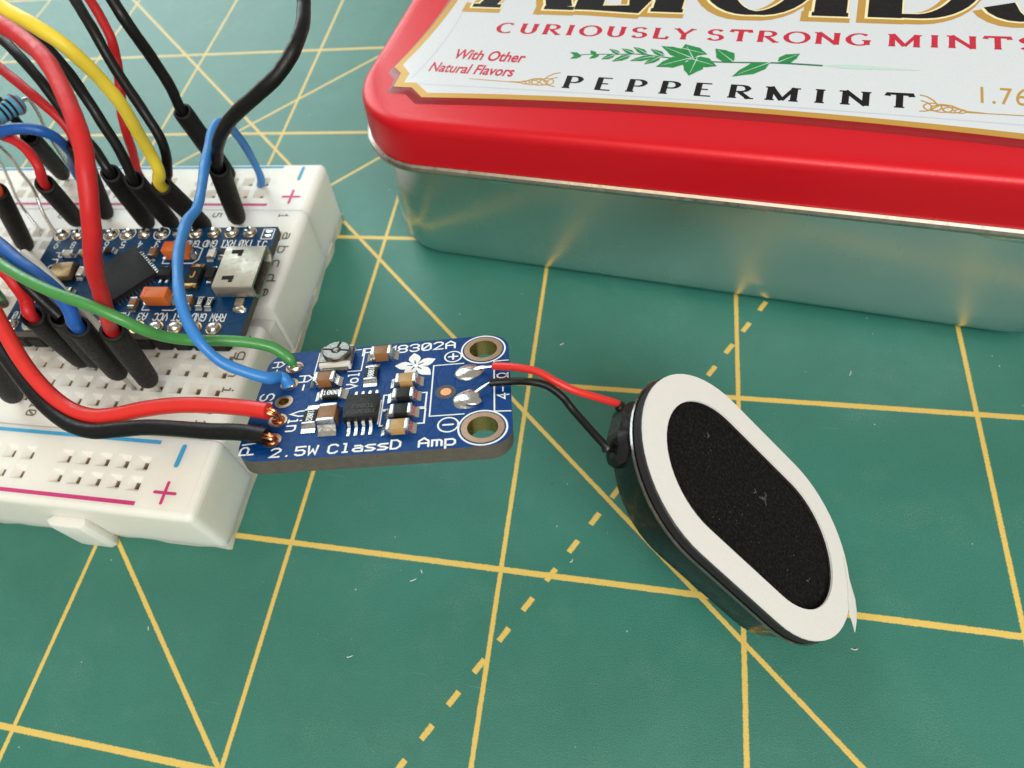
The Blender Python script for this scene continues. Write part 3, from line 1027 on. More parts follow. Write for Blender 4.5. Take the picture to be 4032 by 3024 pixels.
    filled('open_pad', [circle(6.18, -0.42, 0.95)], 0.0, 0.014, 'mark_grey', t)
    filled('copper_dot', [circle(6.2, -0.42, 0.5)], 0.0, 0.03, 'copper', t)
    blob('solder_joint', (-9.1, 5.11, 0.0), 0.75, 'solder', t, (1.0, 0.9, 0.5), 23, 0.16)
    blob('solder_joint', (-9.15, -2.55, 0.0), 0.6, 'copper', t, (1.0, 0.9, 0.45), 24, 0.16)
    blob('solder_joint', (-9.15, -5.11, 0.0), 0.6, 'copper', t, (1.0, 0.9, 0.45), 25, 0.16)
    blob('solder_joint', (-9.15, 2.55, 0.0), 0.7, 'solder', t, (1.0, 0.9, 0.35), 26, 0.16)
    return t


# ------------------------------------------------------------------ microcontroller board
PM_C, PM_A = (-24.39, 28.18, 13.0), 0.047


def build_micro():
    t = thing('microcontroller_board', 'navy blue microcontroller board with steel micro USB socket plugged into the breadboard', 'circuit board', PM_C, Matrix.Rotation(PM_A, 3, 'Z'))
    TH = 1.0
    filled('board_plate', [rrect(16.5, 8.95, 0.3, 3)], -TH, 0, 'pcb_micro', t, 'fr4_edge')
    px = [12.75 - PT * k for k in range(12)]
    names_b = ['TX0', 'RXI', 'GND', 'GND', '2', '3', '4', '5', '6', '7', '8', '9']
    names_f = ['RAW', 'GND', 'RST', 'VCC', 'A3', 'A2', 'A1', 'A0', '15', '14', '16', '10']
    ik = Ink()
    z = 0.02
    for i, x in enumerate(px):
        for y in (7.95, -7.95):
            annulus('pad_ring', t, x, y, 0.95, 0.45, 0.0, 0.04, 'gold')
            b = blob('solder_joint', (x, y, 0.03), 0.82, 'solder', t, (1, 1, 0.75), i * 2 + (y > 0), 0.07, 12)
        for nm, y in ((names_b[i], 6.55), (names_f[i], -5.75)):
            w_ = 0.68 * len(nm)
            i_ = Ink()
            write(i_, nm, (x + w_ / 2 - 0.05, y), 1.1, 0.68, 0.14, z, 180)
            i_.done('silkscreen_word', 'silk', t)
        if i in (5, 7, 8, 11):
            ik.ribbon(circle(x, 7.95, 1.12, 24), 0.12, z, True)
    write(ik, 'J1', (15.6, 6.35), 1.0, 0.8, 0.15, z, 180)
    ik.ribbon([(14.6, 6.75), (14.6, 8.5), (16.1, 8.5), (16.1, 6.75)], 0.14, z, True)
    write(ik, 'ProMicro', (-14.5, 4.6), 1.3, 1.15, 0.18, z, -90)
    for cx, cy in ((4.3, 3.9), (4.4, -3.9)):
        ik.ribbon([(cx - 1.2, cy - 1.35), (cx - 2.2, cy - 1.35), (cx - 2.2, cy + 0.2)], 0.13, z)
        ik.ribbon([(cx + 0.6, cy - 1.35), (cx + 2.1, cy - 1.35), (cx + 2.7, cy - 0.7), (cx + 2.7, cy + 1.2), (cx + 1.9, cy + 1.5)], 0.13, z)
    ik.done('silkscreen_outlines', 'silk', t)['kind'] = 'stuff'
    # pin headers: one moulded block per pin, square pins below
    for y in (7.95, -7.95):
        hd = box('pin_header', ((px[0] + px[-1]) / 2, y, -1.95), (PT * 12, 1.6, 1.6), 'chip_black', t)
        for x in px:
            bm = bmesh.new()
            bm_box(bm, (x, y, -2.05), (2.3, 2.4, 1.95), 0, 0.3, 1)
            from_bm('header_block', bm, 'chip_black', hd)
            box('header_pin', (x, y, -4.2), (0.6, 0.6, 2.4), 'gold', hd)
    # micro USB socket: a shell with an open mouth
    us = thing_part('usb_socket', t)
    x0, x1, y0, y1, h = 12.2, 17.4, -3.65, 3.2, 2.25
    yc, hy = (y0 + y1) / 2, (y1 - y0) / 2

    def prof(hy_, h0, h1, inset):
        return [(-hy_ + 0.35, h1), (hy_ - 0.35, h1), (hy_ - 0.08, h1 - 0.1), (hy_, h1 - 0.4), (hy_, h0 + 0.6), (hy_ - 0.5, h0), (-hy_ + 0.5, h0), (-hy_, h0 + 0.6), (-hy_, h1 - 0.4), (-hy_ + 0.08, h1 - 0.1)]
    R = lambda p, x: [(x, yc + a, b) for a, b in p]
    po, pi_ = prof(hy, 0.1, h, 0), prof(hy - 0.28, 0.38, h - 0.28, 0)
    fl = [(a * 1.03, (b - h / 2) * 1.05 + h / 2) for a, b in po]
    fi = [(a * 1.02, (b - h / 2) * 1.03 + h / 2) for a, b in pi_]
    loft('steel_shell', [R(po, x0), R(po, x1 - 0.5), R(fl, x1), R(fi, x1), R(pi_, x1 - 0.4), R(pi_, x0 + 1.2)], 'steel', us)
    box('contact_tongue', ((x0 + x1) / 2, yc, h * 0.55), (4.2, 4.2, 0.5), 'dark', us)
    for yy in (y1 - 1.1, y0 + 1.5):
        box('latch_slot', (13.9, yy, h + 0.004), (1.5, 0.62, 0.03), 'dark', us, rz=0.05)
        box('latch_slot', (14.35, yy - 0.3, h + 0.008), (0.5, 0.8, 0.03), 'dark', us)
    for yy in (y0 - 0.6, y1 + 0.6):
        box('anchor_tab', (15.2, yy, 0.35), (1.1, 1.1, 0.5), 'steel', us, bevel=0.1)
        blob('solder_joint', (15.2, yy - (0.7 if yy < 0 else -0.7), 0.0), 0.8, 'solder', us, (1.1, 0.9, 0.5), int(yy * 10) % 50, 0.14)
    for k in range(5):
        box('contact_leg', (x0 - 0.35, yc - 1.3 + 0.65 * k, 0.12), (0.9, 0.3, 0.16), 'endcap', us)
    # processor turned by 45 degrees
    ch = box('processor_chip', (-2.15, -0.05, 0.5), (6.9, 6.9, 0.85), 'chip_black', t, rz=math.radians(47), bevel=0.06)
    ca, sa = math.cos(math.radians(47)), math.sin(math.radians(47))
    bm = bmesh.new()
    for sd in range(4):
        for k in range(11):
            u, v = -2.5 + 0.5 * k, 3.62
            for _ in range(sd):
                u, v = -v, u
            bm_box(bm, (-2.15 + ca * u - sa * v, -0.05 + sa * u + ca * v, 0.14), (0.24 if sd % 2 == 0 else 0.5, 0.5 if sd % 2 == 0 else 0.24, 0.2), math.radians(47))
    from_bm('solder_lead_rows', bm, 'solder', ch)['kind'] = 'stuff'
    for nm, c, rz in (('tantalum_capacitor', (4.3, 3.85), 0.0), ('tantalum_capacitor', (4.35, -3.85), 0.0)):
        b = box(nm, (c[0], c[1], 0.9), (3.3, 1.7, 1.55), 'orange', t, bevel=0.1)
        box('polarity_bar', (c[0] - 1.3, c[1], 1.685), (0.35, 1.5, 0.03), 'w_orange', b)
        for sg in (-1, 1):
            box('end_terminal', (c[0] + sg * 1.72, c[1], 0.4), (0.35, 1.2, 0.7), 'endcap', b, bevel=0.05)
            solder_pad(b, (c[0] + sg * 2.0, c[1]), 0.8, 1.3, 0)
    xt = box('crystal_can', (-11.3, 0.6, 0.55), (3.0, 2.6, 0.8), 'brass', t, rz=0.12, bevel=0.12)
    box('ceramic_base', (-11.3, 0.6, 0.14), (3.3, 2.9, 0.26), 'chip_black', xt, rz=0.12)
    fu = box('fuse_body', (8.0, -0.25, 0.5), (1.7, 2.7, 0.8), 'chip_black', t, bevel=0.06)
    for sg in (-1, 1):
        box('fuse_terminal', (8.0, -0.25 + sg * 1.5, 0.45), (1.75, 0.75, 0.78), 'gold', fu, bevel=0.08)
    fk = Ink()
    write(fk, 'J', (7.65, -0.7), 0.9, 0.8, 0.16, 0.92, 0)
    fk.done('fuse_marking', 'mark_gold', fu)
    rg = box('regulator_chip', (3.75, 0.35, 0.5), (1.8, 1.4, 0.8), 'chip_black', t, bevel=0.08)
    for k in range(2):
        box('chip_lead', (3.3 + 0.9 * k, -0.75, 0.25), (0.4, 0.8, 0.3), 'endcap', rg, bevel=0.05)
        box('chip_lead', (3.3 + 0.9 * k, 1.35, 0.25), (0.4, 0.6, 0.3), 'endcap', rg, bevel=0.05)
    d2 = box('diode_chip', (10.0, 0.3, 0.45), (1.2, 1.7, 0.7), 'chip_black', t, bevel=0.08)
    box('chip_lead', (10.0, -0.8, 0.2), (0.7, 0.6, 0.25), 'endcap', d2, bevel=0.05)
    box('chip_lead', (10.0, 1.4, 0.2), (0.7, 0.6, 0.25), 'endcap', d2, bevel=0.05)
    chip_part('ceramic_capacitor', t, (0.55, 4.0), (1.6, 0.9, 0.7), 1, 'cap_brown', 0, cap=0.3, pad=0.3)
    chip_part('ceramic_capacitor', t, (1.1, -4.6), (1.6, 0.9, 0.7), 1, 'cap_brown', 0, cap=0.3, pad=0.3)
    chip_part('ceramic_capacitor', t, (8.5, -4.2), (1.6, 0.9, 0.7), 1, 'cap_brown', 0, cap=0.3, pad=0.3)
    chip_part('chip_resistor', t, (9.95, -4.2), (1.6, 0.85, 0.4), 1, 'chip_black', 0, cap=0.25, pad=0.3, mark='220', markang=-90, mh=0.45)
    chip_part('chip_resistor', t, (11.2, -4.3), (1.6, 0.85, 0.4), 1, 'chip_black', 0, cap=0.25, pad=0.3, mark='220', markang=-90, mh=0.45)
    chip_part('status_light', t, (8.85, 3.85), (1.7, 0.9, 0.5), 1, 'w_white', 0, cap=0.3, pad=0.3)
    chip_part('chip_resistor', t, (10.3, 4.1), (1.6, 0.85, 0.4), 1, 'chip_black', 0, cap=0.25, pad=0.3)
    chip_part('ceramic_capacitor', t, (-12.1, 4.0), (1.6, 0.9, 0.6), 0, 'alumina', 0, cap=0.3, pad=0.3)
    chip_part('ceramic_capacitor', t, (-9.6, 4.1), (1.6, 0.9, 0.6), 0, 'cap_tan', 0, cap=0.3, pad=0.3)
    chip_part('chip_resistor', t, (-6.3, 4.6), (1.6, 0.85, 0.4), 0, 'chip_black', 0, cap=0.25, pad=0.3)
    chip_part('ceramic_capacitor', t, (-8.6, 0.6), (1.6, 0.9, 0.6), 1, 'alumina', 0, cap=0.3, pad=0.35)
    chip_part('ceramic_capacitor', t, (-9.4, -2.6), (1.6, 0.9, 0.6), 0, 'cap_tan', 0, cap=0.3, pad=0.3)
    solder_pad(t, (15.4, 7.95), 1.0, 0.55, 0)
    solder_pad(t, (15.4, 7.2), 1.0, 0.55, 0)
    return t


def thing_part(name, parent):
    o = bpy.data.objects.new(name, None)
    o.empty_display_size = 0.1
    return link(o, parent)

# ------------------------------------------------------------------ jumper sleeves and wire runs (mm)
SLEEVES={
 'S1':((-16.85, 41.92, 10.6),(-12.75, 38.11, 21.22)),
 'S2':((-21.11, 50.4, 10.6),(-20.77, 47.36, 22.2)),
 'S3':((-21.22, 40.3, 10.6),(-19.15, 35.02, 21.18)),
 'S4':((-26.36, 40.47, 10.6),(-23.17, 35.88, 21.22)),
 'S5':((-30.39, 40.67, 10.6),(-26.82, 36.86, 21.41)),
 'S6':((-37.88, 42.05, 10.6),(-33.84, 41.69, 21.9)),
 'S7':((-42.31, 40.99, 10.6),(-36.97, 36.31, 20.28)),
 'S8':((-49.87, 50.94, 10.6),(-44.7, 45.89, 20.18)),
 'S9':((-47.05, 35.55, 10.6),(-41.15, 34.12, 20.95)),
 'S10':((-17.76, 13.71, 11.5),(-13.9, 12.07, 22.74)),
 'S11':((-21.27, 13.8, 12.5),(-17.07, 11.66, 23.54)),
 'S12':((-28.99, 16.5, 10.6),(-25.24, 14.06, 21.74)),
 'S13':((-35.95, 10.54, 10.6),(-29.87, 9.59, 20.91)),
 'S14':((-27.05, 16.65, 10.6),(-22.29, 14.44, 21.39)),
}
WIRES={
 'W1':[(-13.44, 38.75, 19.45),(-12.58, 37.95, 21.66),(-10.65, 36.87, 24.5),(-8.36, 35.79, 27.0),(-5.29, 34.8, 29.5),(-1.7, 35.04, 31.5),(0.7, 35.91, 32.8),(2.05, 37.5, 33.8),(2.55, 39.73, 34.6),(2.28, 42.19, 35.2),(1.78, 44.87, 36.0)],
 'W2':[(-20.83, 47.86, 20.27),(-20.76, 47.23, 22.69),(-20.61, 47.41, 25.0),(-21.01, 47.41, 28.0),(-21.27, 47.02, 31.0),(-21.74, 47.19, 33.0),(-22.57, 47.96, 34.5),(-22.87, 48.1, 36.0)],
 'W3':[(-19.49, 35.9, 19.41),(-19.06, 34.8, 21.62),(-17.68, 34.34, 23.5),(-17.3, 34.26, 26.0),(-16.64, 33.63, 28.7),(-16.07, 33.06, 31.5),(-16.24, 32.78, 34.0),(-16.65, 32.33, 36.3),(-17.47, 32.04, 38.0),(-19.64, 32.61, 39.3),(-22.25, 33.64, 40.0),(-25.5, 34.8, 40.5)],
 'W4':[(-22.97, 40.42, 17.0),(-21.28, 39.73, 19.5),(-19.58, 39.25, 22.5),(-19.54, 39.7, 24.5),(-20.44, 40.57, 26.5),(-21.87, 41.88, 28.5),(-22.98, 43.05, 30.5),(-23.74, 44.04, 32.5),(-25.12, 45.61, 34.0),(-26.54, 47.29, 35.0),(-27.97, 48.97, 36.0)],
 'W5':[(-33.08, 47.46, 13.5),(-31.91, 47.28, 16.0),(-30.99, 47.44, 19.0),(-30.65, 48.23, 21.0),(-30.34, 49.37, 22.5),(-29.94, 50.86, 24.5),(-29.79, 52.12, 26.0),(-29.37, 52.66, 28.0),(-30.11, 53.77, 29.5),(-31.0, 54.81, 31.0),(-33.05, 56.98, 32.0)],
 'W6':[(-23.7, 36.64, 19.45),(-23.04, 35.69, 21.66),(-22.94, 36.3, 24.5),(-23.59, 37.16, 27.5),(-24.51, 38.1, 30.0),(-25.03, 38.49, 32.5),(-25.94, 38.73, 34.5),(-27.39, 38.98, 36.0),(-29.5, 39.38, 37.0),(-32.4, 40.29, 37.5)],
 'W7':[(-27.42, 37.49, 19.61),(-26.68, 36.7, 21.86),(-27.8, 37.89, 23.5),(-29.32, 38.92, 25.5),(-31.01, 40.42, 27.5),(-32.56, 41.79, 29.5),(-35.02, 43.7, 31.0),(-38.18, 45.99, 32.0),(-41.67, 48.39, 33.0)],
 'W8':[(-14.55, 12.34, 20.87),(-13.74, 12.0, 23.21),(-11.41, 10.98, 26.0),(-10.07, 11.01, 28.8),(-8.77, 11.08, 31.3),(-7.56, 11.34, 33.4),(-6.56, 11.92, 35.2),(-5.97, 12.89, 36.8),(-5.85, 14.12, 38.0),(-6.1, 15.49, 38.9),(-6.69, 16.99, 39.7),(-7.99, 19.04, 40.4),(-9.81, 21.36, 41.0),(-11.73, 23.37, 41.5),(-14.24, 25.25, 41.8),(-16.93, 26.89, 42.0),(-20.26, 28.61, 42.0)],
 'W9':[(-34.51, 41.75, 20.01),(-33.67, 41.68, 22.37),(-33.99, 42.31, 23.5),(-35.07, 42.88, 25.0),(-36.9, 43.7, 26.5),(-39.54, 45.2, 27.5),(-42.39, 46.94, 28.2),(-45.34, 48.56, 29.0)],
 'W10':[(-41.28, 45.42, 15.0),(-36.88, 42.71, 19.5),(-35.04, 40.98, 22.5),(-35.08, 40.09, 24.3),(-36.32, 39.49, 25.3),(-38.26, 39.07, 25.6),(-40.57, 38.69, 25.3),(-43.65, 38.31, 24.5)],
 'W11':[(-37.86, 37.09, 18.67),(-36.75, 36.12, 20.68),(-36.04, 36.48, 22.5),(-37.36, 37.81, 23.6),(-39.21, 38.84, 24.2),(-41.1, 39.45, 24.5),(-44.05, 40.23, 24.8)],
 'W9o':[(-42.14, 34.36, 19.23),(-40.91, 34.06, 21.38),(-42.35, 34.67, 21.5),(-43.68, 35.05, 22.5)],
 'W13':[(-17.77, 12.02, 21.7),(-16.9, 11.57, 24.0),(-16.64, 12.05, 25.3),(-17.01, 12.64, 27.0),(-18.21, 13.32, 28.2),(-20.24, 14.26, 29.0),(-22.75, 15.69, 29.6),(-25.25, 16.99, 30.0)],
 'W18':[(-25.87, 14.46, 19.88),(-25.09, 13.95, 22.2),(-25.34, 14.89, 23.0),(-25.36, 15.34, 24.5),(-25.93, 16.0, 25.5),(-27.48, 16.89, 26.0)],
 'W14':[(4.14, 11.97, 18.97),(3.9, 12.21, 19.67),(3.29, 12.47, 20.09),(2.3, 12.65, 20.8),(0.45, 12.43, 21.6),(-1.8, 11.93, 22.3),(-4.25, 11.06, 23.2),(-5.79, 10.15, 24.6),(-6.79, 9.47, 26.3),(-8.19, 9.29, 28.0),(-10.53, 9.54, 29.2),(-13.5, 10.04, 29.9),(-16.5, 11.03, 30.2),(-19.13, 12.19, 30.2),(-22.67, 13.88, 30.0)],
 'W15':[(-16.83, 50.07, 9.2),(-15.4, 49.24, 11.5),(-15.01, 48.68, 14.5),(-14.49, 47.45, 18.0),(-14.17, 45.87, 21.0),(-14.02, 44.02, 22.8),(-13.69, 41.53, 23.4),(-12.91, 38.33, 23.5),(-11.97, 34.74, 23.6),(-10.66, 30.82, 23.9),(-9.67, 27.46, 24.3),(-9.5, 25.02, 24.8),(-8.68, 22.21, 25.3),(-7.57, 19.17, 25.8),(-6.08, 16.01, 26.2),(-4.65, 13.23, 26.2),(-3.32, 11.11, 25.8),(-1.6, 9.26, 25.2),(-0.19, 8.56, 23.6),(1.75, 8.44, 22.4),(3.5, 8.7, 21.3),(3.96, 9.66, 20.31),(4.38, 9.58, 20.09),(4.57, 9.4, 19.48)],
 'W16':[(5.13, 4.69, 22.0),(2.28, 4.91, 21.9),(-1.19, 5.03, 21.6),(-4.91, 4.95, 21.2),(-8.27, 4.47, 20.8),(-11.13, 3.86, 20.4),(-13.72, 3.57, 20.2),(-16.3, 3.98, 20.3),(-18.65, 4.99, 20.9),(-20.82, 6.48, 21.8),(-22.7, 8.21, 22.8),(-24.25, 9.98, 23.8),(-26.21, 12.12, 24.6),(-29.35, 14.86, 25.0)],
 'W17':[(5.9, 2.06, 22.1),(3.26, 2.3, 22.0),(-0.07, 2.27, 21.7),(-3.58, 2.49, 21.2),(-7.09, 2.56, 20.8),(-10.37, 2.23, 20.4),(-13.19, 1.97, 20.1),(-15.94, 2.46, 20.0),(-18.61, 3.63, 20.3),(-20.88, 5.12, 20.9),(-23.33, 7.04, 21.6),(-25.41, 8.73, 22.2),(-27.85, 10.64, 22.8),(-31.1, 13.13, 23.0)],
 'Wr':[(24.08, 12.76, 19.94),(25.03, 13.11, 20.21),(26.1, 12.35, 20.5),(28.09, 11.89, 20.7),(29.86, 11.18, 20.4),(31.8, 10.84, 19.6),(33.73, 11.02, 18.5),(35.71, 11.53, 17.2)],
 'Wb':[(24.12, 10.38, 20.64),(25.15, 10.87, 20.77),(25.95, 10.71, 20.6),(27.67, 10.66, 20.8),(29.18, 10.52, 20.6),(30.56, 9.93, 20.0),(31.8, 9.09, 19.0),(33.08, 8.2, 17.6),(34.67, 8.05, 15.6)],
}


def extend(path, k=3, step=9.0, drop=0.35):
    """carry a wire on past the last measured point in an easy falling arc"""
    P = [Vector(p) for p in path]
    d = (P[-1] - P[-2]).normalized()
    for i in range(k):
        d = (d + Vector((0, 0, -drop))).normalized()
        q = P[-1] + d * step
        if q.z < 3:
            q.z = 3
        P.append(q)
    return P


def sleeve_parts(t, key, pin=True):
    """moulded black sleeve: tube with an open mouth at the top, rounded foot, square pin into the board"""
    B, T = (Vector(p) for p in SLEEVES[key])
    d = (T - B).normalized()
    L = (T - B).length
    pr = [(0.0, 0.55), (0.12, 0.85), (0.4, 1.1), (0.9, 1.22), (3.0, 1.25), (L * 0.6, 1.27), (L - 0.5, 1.24), (L - 0.08, 1.22), (L, 1.12), (L, 0.92), (L - 0.15, 0.86), (L - 2.2, 0.82)]
    V, F = [], []
    u = d.orthogonal().normalized()
    w_ = d.cross(u)
    n = 20
    rnd = random.Random(hash(key) % 1000 if False else sum(map(ord, key)))
    ph = rnd.uniform(0, 6)
    for a, r in pr:
        for k in range(n):
            q = 2 * math.pi * k / n
            rr = r * (1 + 0.02 * math.sin(2 * q + ph))
            V.append(B + d * a + (u * math.cos(q) + w_ * math.sin(q)) * rr)
    for i in range(len(pr) - 1):
        for k in range(n):
            k2 = (k + 1) % n
            F.append((i * n + k, i * n + k2, (i + 1) * n + k2, (i + 1) * n + k))
    F.append(tuple(range(n))[::-1])
    F.append(tuple((len(pr) - 1) * n + k for k in range(n)))
    build('sleeve', V, F, 'sleeve', t, smooth=True, auto=60)
    if pin:
        tube('pin', [B + d * 0.3, B - Vector((0, 0, B.z - 8.0)) * 0.55 - d * 0.1, Vector((B.x, B.y, 7.8))], 0.3, 'steel_wire', t, seg=8)


def worn(path, r, seed, amp=0.022):
    """hand-bent wire: faint kinks along the run and a slightly uneven jacket"""
    rnd = random.Random(seed)
    ph = [rnd.uniform(0, 6.28) for _ in range(6)]
    out, rr = [], []
    acc = 0.0
    for i, p in enumerate(path):
        if i:
            acc += (p - path[i - 1]).length
        j = Vector((math.sin(acc * 0.9 + ph[0]) + 0.6 * math.sin(acc * 2.1 + ph[1]), math.sin(acc * 0.8 + ph[2]) + 0.6 * math.sin(acc * 1.9 + ph[3]), math.sin(acc * 1.0 + ph[4])))
        k = min(1.0, i / 8)
        out.append(p + j * amp * k)
        rr.append(r * (1 + 0.018 * math.sin(acc * 1.7 + ph[5]) + 0.012 * math.sin(acc * 4.3 + ph[1])))
    return out, rr


def jumper(key, sleeve, mat, r, label, ext=True, taper=None):
    t = thing('jumper_wire', label, 'wire', (0, 0, 0))
    base = SLEEVES[sleeve][0] if sleeve else WIRES[key][0]
    t.location = Vector((base[0], base[1], base[2])) * S
    off = Vector(base)
    kids = []
    n0 = set(bpy.data.objects)
    P = extend(WIRES[key]) if ext else [Vector(p) for p in WIRES[key]]
    pw, rw = worn(spline(P, 7), r, sum(map(ord, key)))
    tube('insulation', pw, rw, mat, t, seg=16)
    if sleeve:
        sleeve_parts(t, sleeve)
    for o in set(bpy.data.objects) - n0:
        o.data.transform(Matrix.Translation(-off * S))
    t['group'] = 'jumper wires plugged into the breadboard'
    return t


def build_jumpers():
    jumper('W1', 'S1', 'w_black', 0.68, 'thick black jumper wire looping up out of the top edge, rightmost on the breadboard')
    jumper('W2', 'S2', 'w_black', 0.68, 'black jumper wire whose slanting sleeve sits behind the blue wire arch')
    jumper('W3', 'S3', 'w_yellow', 0.68, 'yellow jumper wire, the only yellow one')
    jumper('W4', None, 'w_black', 0.60, 'thin black jumper wire crossing just right of the yellow one')
    jumper('W5', None, 'w_red', 0.60, 'red jumper wire dropping behind the yellow one at the far rail')
    jumper('W6', 'S4', 'w_black', 0.62, 'black jumper wire running close beneath the yellow one, sleeve left of it')
    jumper('W7', 'S5', 'w_black', 0.62, 'black jumper wire passing under the thick red loop, second sleeve left of yellow')
    jumper('W8', 'S10', 'w_red', 0.70, 'thick red jumper wire looping over the microcontroller chip to a near sleeve')
    jumper('W9', 'S6', 'w_red', 0.62, 'red jumper wire running down from the left edge behind the thick red loop')
    jumper('W10', None, 'w_blue2', 0.62, 'deep blue jumper wire arching beside the striped resistor')
    jumper('W11', 'S7', 'w_red', 0.62, 'short red jumper wire bending into the leftmost upright sleeve below the deep blue arch')
    jumper('W9o', 'S9', 'w_orange', 0.60, 'orange jumper wire with a big black sleeve at the left picture edge')
    jumper('W13', 'S11', 'w_blue2', 0.70, 'deep blue jumper wire plugged in front of the microcontroller board with bare pin showing')
    jumper('W18', 'S12', 'w_red', 0.66, 'red jumper wire entering the sleeve left of the deep blue one in front')
    WIRES['WS8'] = [SLEEVES['S8'][1], tuple(a + b for a, b in zip(SLEEVES['S8'][1], (-3, 2, 4))), tuple(a + b for a, b in zip(SLEEVES['S8'][1], (-10, 6, 8)))]
    jumper('WS8', 'S8', 'w_black', 0.62, 'black jumper sleeve leaning behind the resistor at the far rail')
    WIRES['WS13'] = [SLEEVES['S13'][1], tuple(a + b for a, b in zip(SLEEVES['S13'][1], (-3, 1, 4))), tuple(a + b for a, b in zip(SLEEVES['S13'][1], (-9, 3, 8)))]
    jumper('WS13', 'S13', 'w_black', 0.62, 'black jumper sleeve half hidden behind the black power wire at left edge')
    WIRES['WS14'] = [SLEEVES['S14'][1], tuple(a + b for a, b in zip(SLEEVES['S14'][1], (-2.5, 1.5, 3.5))), tuple(a + b for a, b in zip(SLEEVES['S14'][1], (-9, 6, 7)))]
    jumper('WS14', 'S14', 'w_black', 0.60, 'black jumper wire whose sleeve is wedged between the red and deep blue ones in front')
    jumper('Wwhite', None, 'w_white', 0.5, 'short white wire showing below the deep blue jumper', ext=False)


def wire_thing(key, mat, r, label, ext=True, rads=None):
    t = thing('hookup_wire', label, 'wire', WIRES[key][0])
    off = Vector(WIRES[key][0])
    P = extend(WIRES[key]) if ext else [Vector(p) for p in WIRES[key]]
    sp = spline(P, 8)
    rr = r if rads is None else [rads(i / (len(sp) - 1)) for i in range(len(sp))]
    tube('insulation', [p - off for p in sp], rr, mat, t, seg=18)
    t['group'] = 'wires soldered to the amplifier board'
    return t, off


def build_amp_wires():
    rnd = random.Random(4)
    t, off = wire_thing('W14', 'w_green', 0.58, 'green hook-up wire soldered to the amplifier corner pad', rads=lambda s: 0.30 + 0.26 * min(1, s * 22) ** 0.8 if s < 0.06 else 0.56 - 0.04 * min(1, (s - 0.06) * 3))
    for k in range(2):
        a = ampw(-9.1 + 0.2 * k, 5.0, 0.2)
        b = ampw(-9.35 + 0.3 * k, 5.25, 0.75)
        tube('bare_strand', [Vector(a) - off, Vector(b) - off], 0.1, 'steel_wire', t, seg=6)
    t, off = wire_thing('W15', 'w_blue', 0.53, 'light blue hook-up wire arching from far rail to amplifier board', ext=False, rads=lambda s: 0.53 + 0.05 * math.sin(s * 60) * math.sin(s * 23) + (0.14 * max(0, (s - 0.955) / 0.045)))
    for key, mat, pad, lab in (('W16', 'w_red2', (-9.15, -2.55), 'thick bright red power wire with stripped copper end on amplifier'), ('W17', 'w_black', (-9.15, -5.11), 'thick black power wire with stripped copper end on amplifier')):
        t, off = wire_thing(key, mat, 0.76, lab)
        e = Vector(WIRES[key][0])
        d = (e - Vector(WIRES[key][1])).normalized()
        pe = Vector(ampw(pad[0], pad[1], 0.1))
        for k in range(5):
            j = Vector((rnd.uniform(-.22, .22), rnd.uniform(-.22, .22), rnd.uniform(-.2, .2)))
            mid = e * 0.35 + pe * 0.65 + d * 0.45 + j * 0.6
            tube('copper_strand', [p - off for p in spline([e - d * 1.0 + j * 0.8, e + d * 0.25 + j, mid, pe + j * 0.8], 5)], 0.16, 'copper', t, seg=7)


def build_resistor():
    t = thing('axial_resistor', 'light blue axial resistor with dark bands standing at the left edge', 'resistor', (-43.9, 45.0, 24.0))
    a, b = Vector((-43.19, 47.2, 24.0)), Vector((-45.4, 41.9, 24.4))
    off = Vector((-43.9, 45.0, 24.0))
    d = (b - a)
    L = d.length
    d.normalize()
    prof = [(0.0, 0.5), (0.15, 0.85), (0.5, 1.15), (1.0, 1.2), (1.5, 1.1), (2.0, 0.98), (L - 2.0, 0.98), (L - 1.5, 1.1), (L - 1.0, 1.2), (L - 0.5, 1.15), (L - 0.15, 0.85), (L, 0.5)]
    tube('resistor_body', [a + d * s_ - off for s_, _ in prof], [r for _, r in prof], 'res_blue', t, seg=20)
    for s0, mt in ((0.85, 'band_brown'), (1.75, 'band_black'), (2.45, 'band_black'), (3.15, 'band_black'), (4.8, 'band_brown')):
        r = 1.215 if s0 < 1.2 or s0 > L - 1.2 else 1.08 if s0 < 1.9 else 1.0
        tube('colour_band', [a + d * (s0 - 0.17) - off, a + d * (s0 + 0.17) - off], r, mt, t, seg=20)
    l1 = [a + d * 0.3, Vector((-42.9, 48.0, 23.7)), Vector((-43.6, 48.6, 21.5)), Vector((-46.5, 50.3, 17.0)), Vector((-47.5, 50.6, 9.0))]
    l2 = [b - d * 0.3, Vector((-45.3, 41.0, 24.0)), Vector((-45.92, 42.05, 20.0)), Vector((-47.5, 43.03, 17.0)), Vector((-47.93, 43.11, 14.0)), Vector((-47.59, 41.39, 11.5)), Vector((-46.05, 39.28, 9.0))]
    for l in (l1, l2):
        tube('lead', [p - off for p in spline(l, 6)], 0.24, 'steel_wire', t, seg=8)
    # a second bare lead next to it
    t2 = thing('bare_lead', 'thin bare component lead bent into the board beside the resistor', 'wire', (-48.6, 39.5, 9.8))
    off2 = Vector((-48.6, 39.5, 9.8))
    l3 = [Vector((-44.4, 38.6, 23.0)), Vector((-44.91, 39.43, 21.0)), Vector((-48.21, 41.12, 17.0)), Vector((-50.28, 41.44, 13.0)), Vector((-48.6, 39.52, 9.0))]
    tube('lead', [p - off2 for p in spline(l3, 6)], 0.2, 'steel_wire', t2, seg=8)


# ------------------------------------------------------------------ speaker
SPK_C = (48.552, 5.351, 11.984)
SPK_R = ((0.75219, 0.20009, 0.62784), (-0.31879, 0.94436, 0.08097), (-0.57671, -0.26105, 0.77412))


